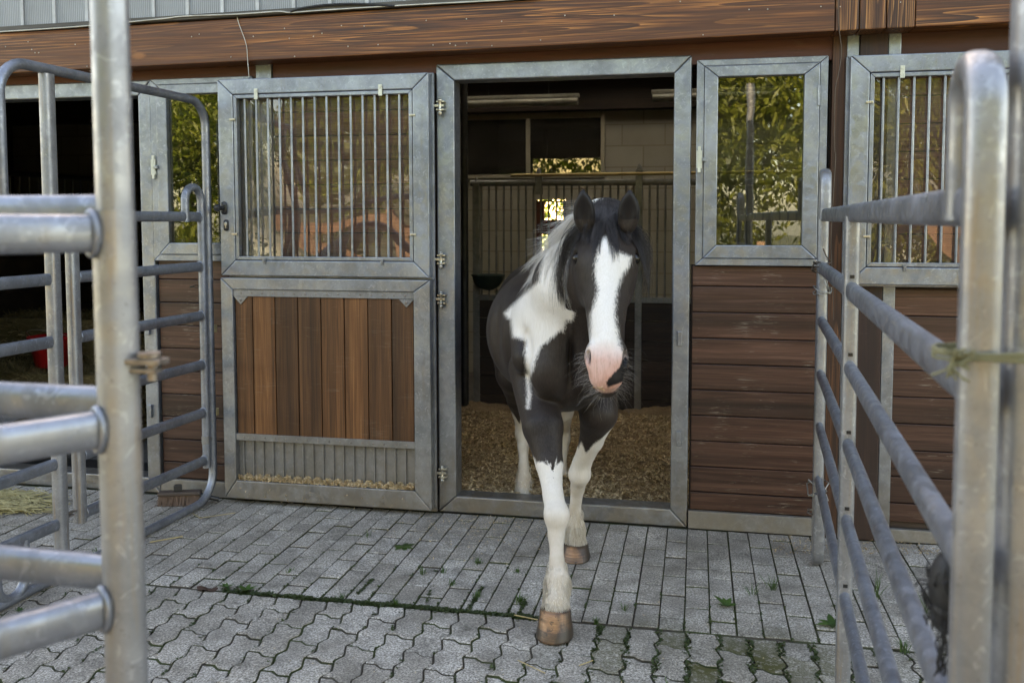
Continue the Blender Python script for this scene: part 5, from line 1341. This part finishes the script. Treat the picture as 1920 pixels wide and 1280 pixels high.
# ------------------------------------------------------------------ wires, cables, ties
CAB = simple('white_cable', (.55, .53, .48), .5); WIRE = simple('old_wire', (.12, .09, .07), .6, .6); GWIRE = simple('zinc_wire', (.35, .34, .31), .45, .8)
def cable(name, pts, r_, m_, lab, cat='cable', Y0=-.15, grp=None):
    P = [V3(x, y, Y0) for x, y in pts]; Pt = []
    for i in range(len(P)-1):
        p0, p1, p2, p3 = P[max(i-1, 0)], P[i], P[i+1], P[min(i+2, len(P)-1)]
        for k in range(6):
            t = k/6; Pt.append(.5*((2*p1)+(p2-p0)*t+(2*p0-5*p1+4*p2-p3)*t*t+(-p0+3*p1-3*p2+p3)*t**3))
    Pt.append(P[-1]); o = MB().wire([tuple(q) for q in Pt], r_, 8).build(name, m_); tag(o, lab, cat, grp); place(o, tuple(P[0])); return o
cable('cable', [(0, 60), (150, 50), (300, 36), (345, 31), (445, 27), (520, 22), (545, 24), (600, 20), (680, 15), (800, 8), (900, 3), (1000, -3)], .0035, CAB, 'thin white cable running along the grey trim board', Y0=-.158)
cable('cable', [(545, 22), (570, 15), (620, 9), (680, 8), (740, 12)], .0055, BLACKPL, 'short black cable above the trim board, bowed upwards', Y0=-.162)
cable('hanging_wire', [(444, 29), (448, 45), (459, 75), (463, 92), (464, 110), (467, 145)], .0018, CAB, 'thin pale wire hanging over the beam above the left door leaf', 'wire', -.138)
cable('hanging_wire', [(1572, -4), (1572, 35), (1574, 60), (1578, 100), (1572, 140), (1566, 175), (1565, 275), (1567, 290), (1565, 330), (1558, 450), (1561, 520), (1563, 600)], .0018, WIRE, 'long thin wire hanging down the brown corner post', 'wire', -.136)
def coil(name, c, R_, turns, r_, m_, lab, seed, wob=.012):
    r = random.Random(seed); pts = []
    n = turns*12
    for i in range(n+1):
        a = i/12*2*math.pi; pts.append((c[0]+(R_+r.uniform(-.3, .6)*wob)*math.cos(a), c[1]+(R_+r.uniform(-.3, .6)*wob)*math.sin(a), c[2]+wob*1.3*math.sin(a*.7+seed)+r.uniform(-.3, .3)*wob))
    pts += [(c[0]+.01, c[1]-R_-.01, c[2]+.05), (c[0]-.005, c[1]-R_-.012, c[2]+.085)]
    o = MB().wire(pts, r_, 6).build(name, m_); tag(o, lab, 'wire tie', 'wire ties on the far post of the right panel'); place(o, c)
q0 = Q(0, 0); zf = lambda y: float(onP(1527, y)[2])
coil('wire_tie', (q0[0], q0[1], zf(490)), .034, 3, .0028, WIRE, 'dark twisted wire tie at the second rail of the right panel', 1, .02)
coil('wire_tie', (q0[0], q0[1], zf(528)), .033, 2, .0028, GWIRE, 'silvery wire tie just below the second rail of the right panel', 2, .012)
coil('wire_tie', (q0[0], q0[1], zf(885)), .035, 3, .0026, GWIRE, 'pale wire tie at the lowest rail of the right panel', 3, .03)
coil('wire_tie', (q0[0], q0[1], zf(925)), .036, 2, .004, RUST, 'rusty ring tie below the lowest rail of the right panel', 4, .01)
# twine round the two right-hand posts
tz = 1.512-262/1700*1.12; mb = MB(); r = random.Random(4); cx, cy = (PN.x+pp.x)/2, (PN.y+pp.y)/2
for k in range(4):
    pts = [(cx+.085*math.cos(a), cy+.050*math.sin(a)-.01, tz+.003*k+r.uniform(-.002, .002)) for a in [i*math.pi/12 for i in range(25)]]; mb.wire(pts, .0022, 6)
for k in range(14):
    a = (PN.x-.035, PN.y-.030, tz); mb.wire([a, (a[0]+r.uniform(-.012, .02), a[1]-.008+r.uniform(-.006, .006), a[2]+r.uniform(-.016, .016)), (a[0]+r.uniform(-.03, .015), a[1]-.01, a[2]+r.uniform(-.03, .02))], .0016, 5)
o = mb.build('baling_twine', simple('green_grey_twine', (.19, .18, .10), .8)); tag(o, 'faded greenish twine knotted round the two right foreground posts', 'twine'); place(o, (cx, cy, tz))
o = MB().wire([(XG+.02*math.cos(a), (yP+yR)/2+.05*math.sin(a), 1.16+.004*math.sin(3*a)) for a in [i*math.pi/10 for i in range(21)]], .0022, 6).build('baling_twine', simple('dark_green_twine', (.03, .05, .04), .8)); tag(o, 'dark green twine tying the gate post to the tall frame', 'twine'); place(o, (XG, (yP+yR)/2, 1.16))
# black stringy bundle on the right rail
c = onP(1772, 1108); bc = np.array([c[0]-.0, c[1], c[2]]); mb = MB(); r = random.Random(21)
BD = empty('net_bundle', tuple(bc), 'black stringy bundle hanging beside the right foreground post', 'bundle')
mb.blob(tuple(bc+np.array([.004, 0, .004])), (.027, .032, .056), 16, 12); mb.blob(tuple(bc+np.array([.000, -.004, -.03])), (.022, .026, .03), 14, 10); mb.build('knot', RUBBER, BD)
mb = MB()
for k in range(70):
    a = r.uniform(0, 6.28); ph = r.uniform(0, 1); q = bc+np.array([.026*math.cos(a), .032*math.sin(a), .05-.10*ph]); e = q+np.array([r.gauss(0, .006), r.gauss(0, .006), -r.uniform(.008, .022)])
    mb.wire([tuple(q), tuple((q+e)/2+np.array([.004*math.cos(a), .004*math.sin(a), .004])), tuple(e)], .0014, 5)
for k in range(16):
    q = bc+np.array([r.gauss(.004, .007), r.gauss(0, .008), -.05]); pts = [tuple(q)]
    for j in range(5): q = q+np.array([r.gauss(0, .003), r.gauss(0, .003), -.014]); pts.append(tuple(q))
    mb.wire(pts, .0012, 5)
mb.build('strings', RUBBER, BD)
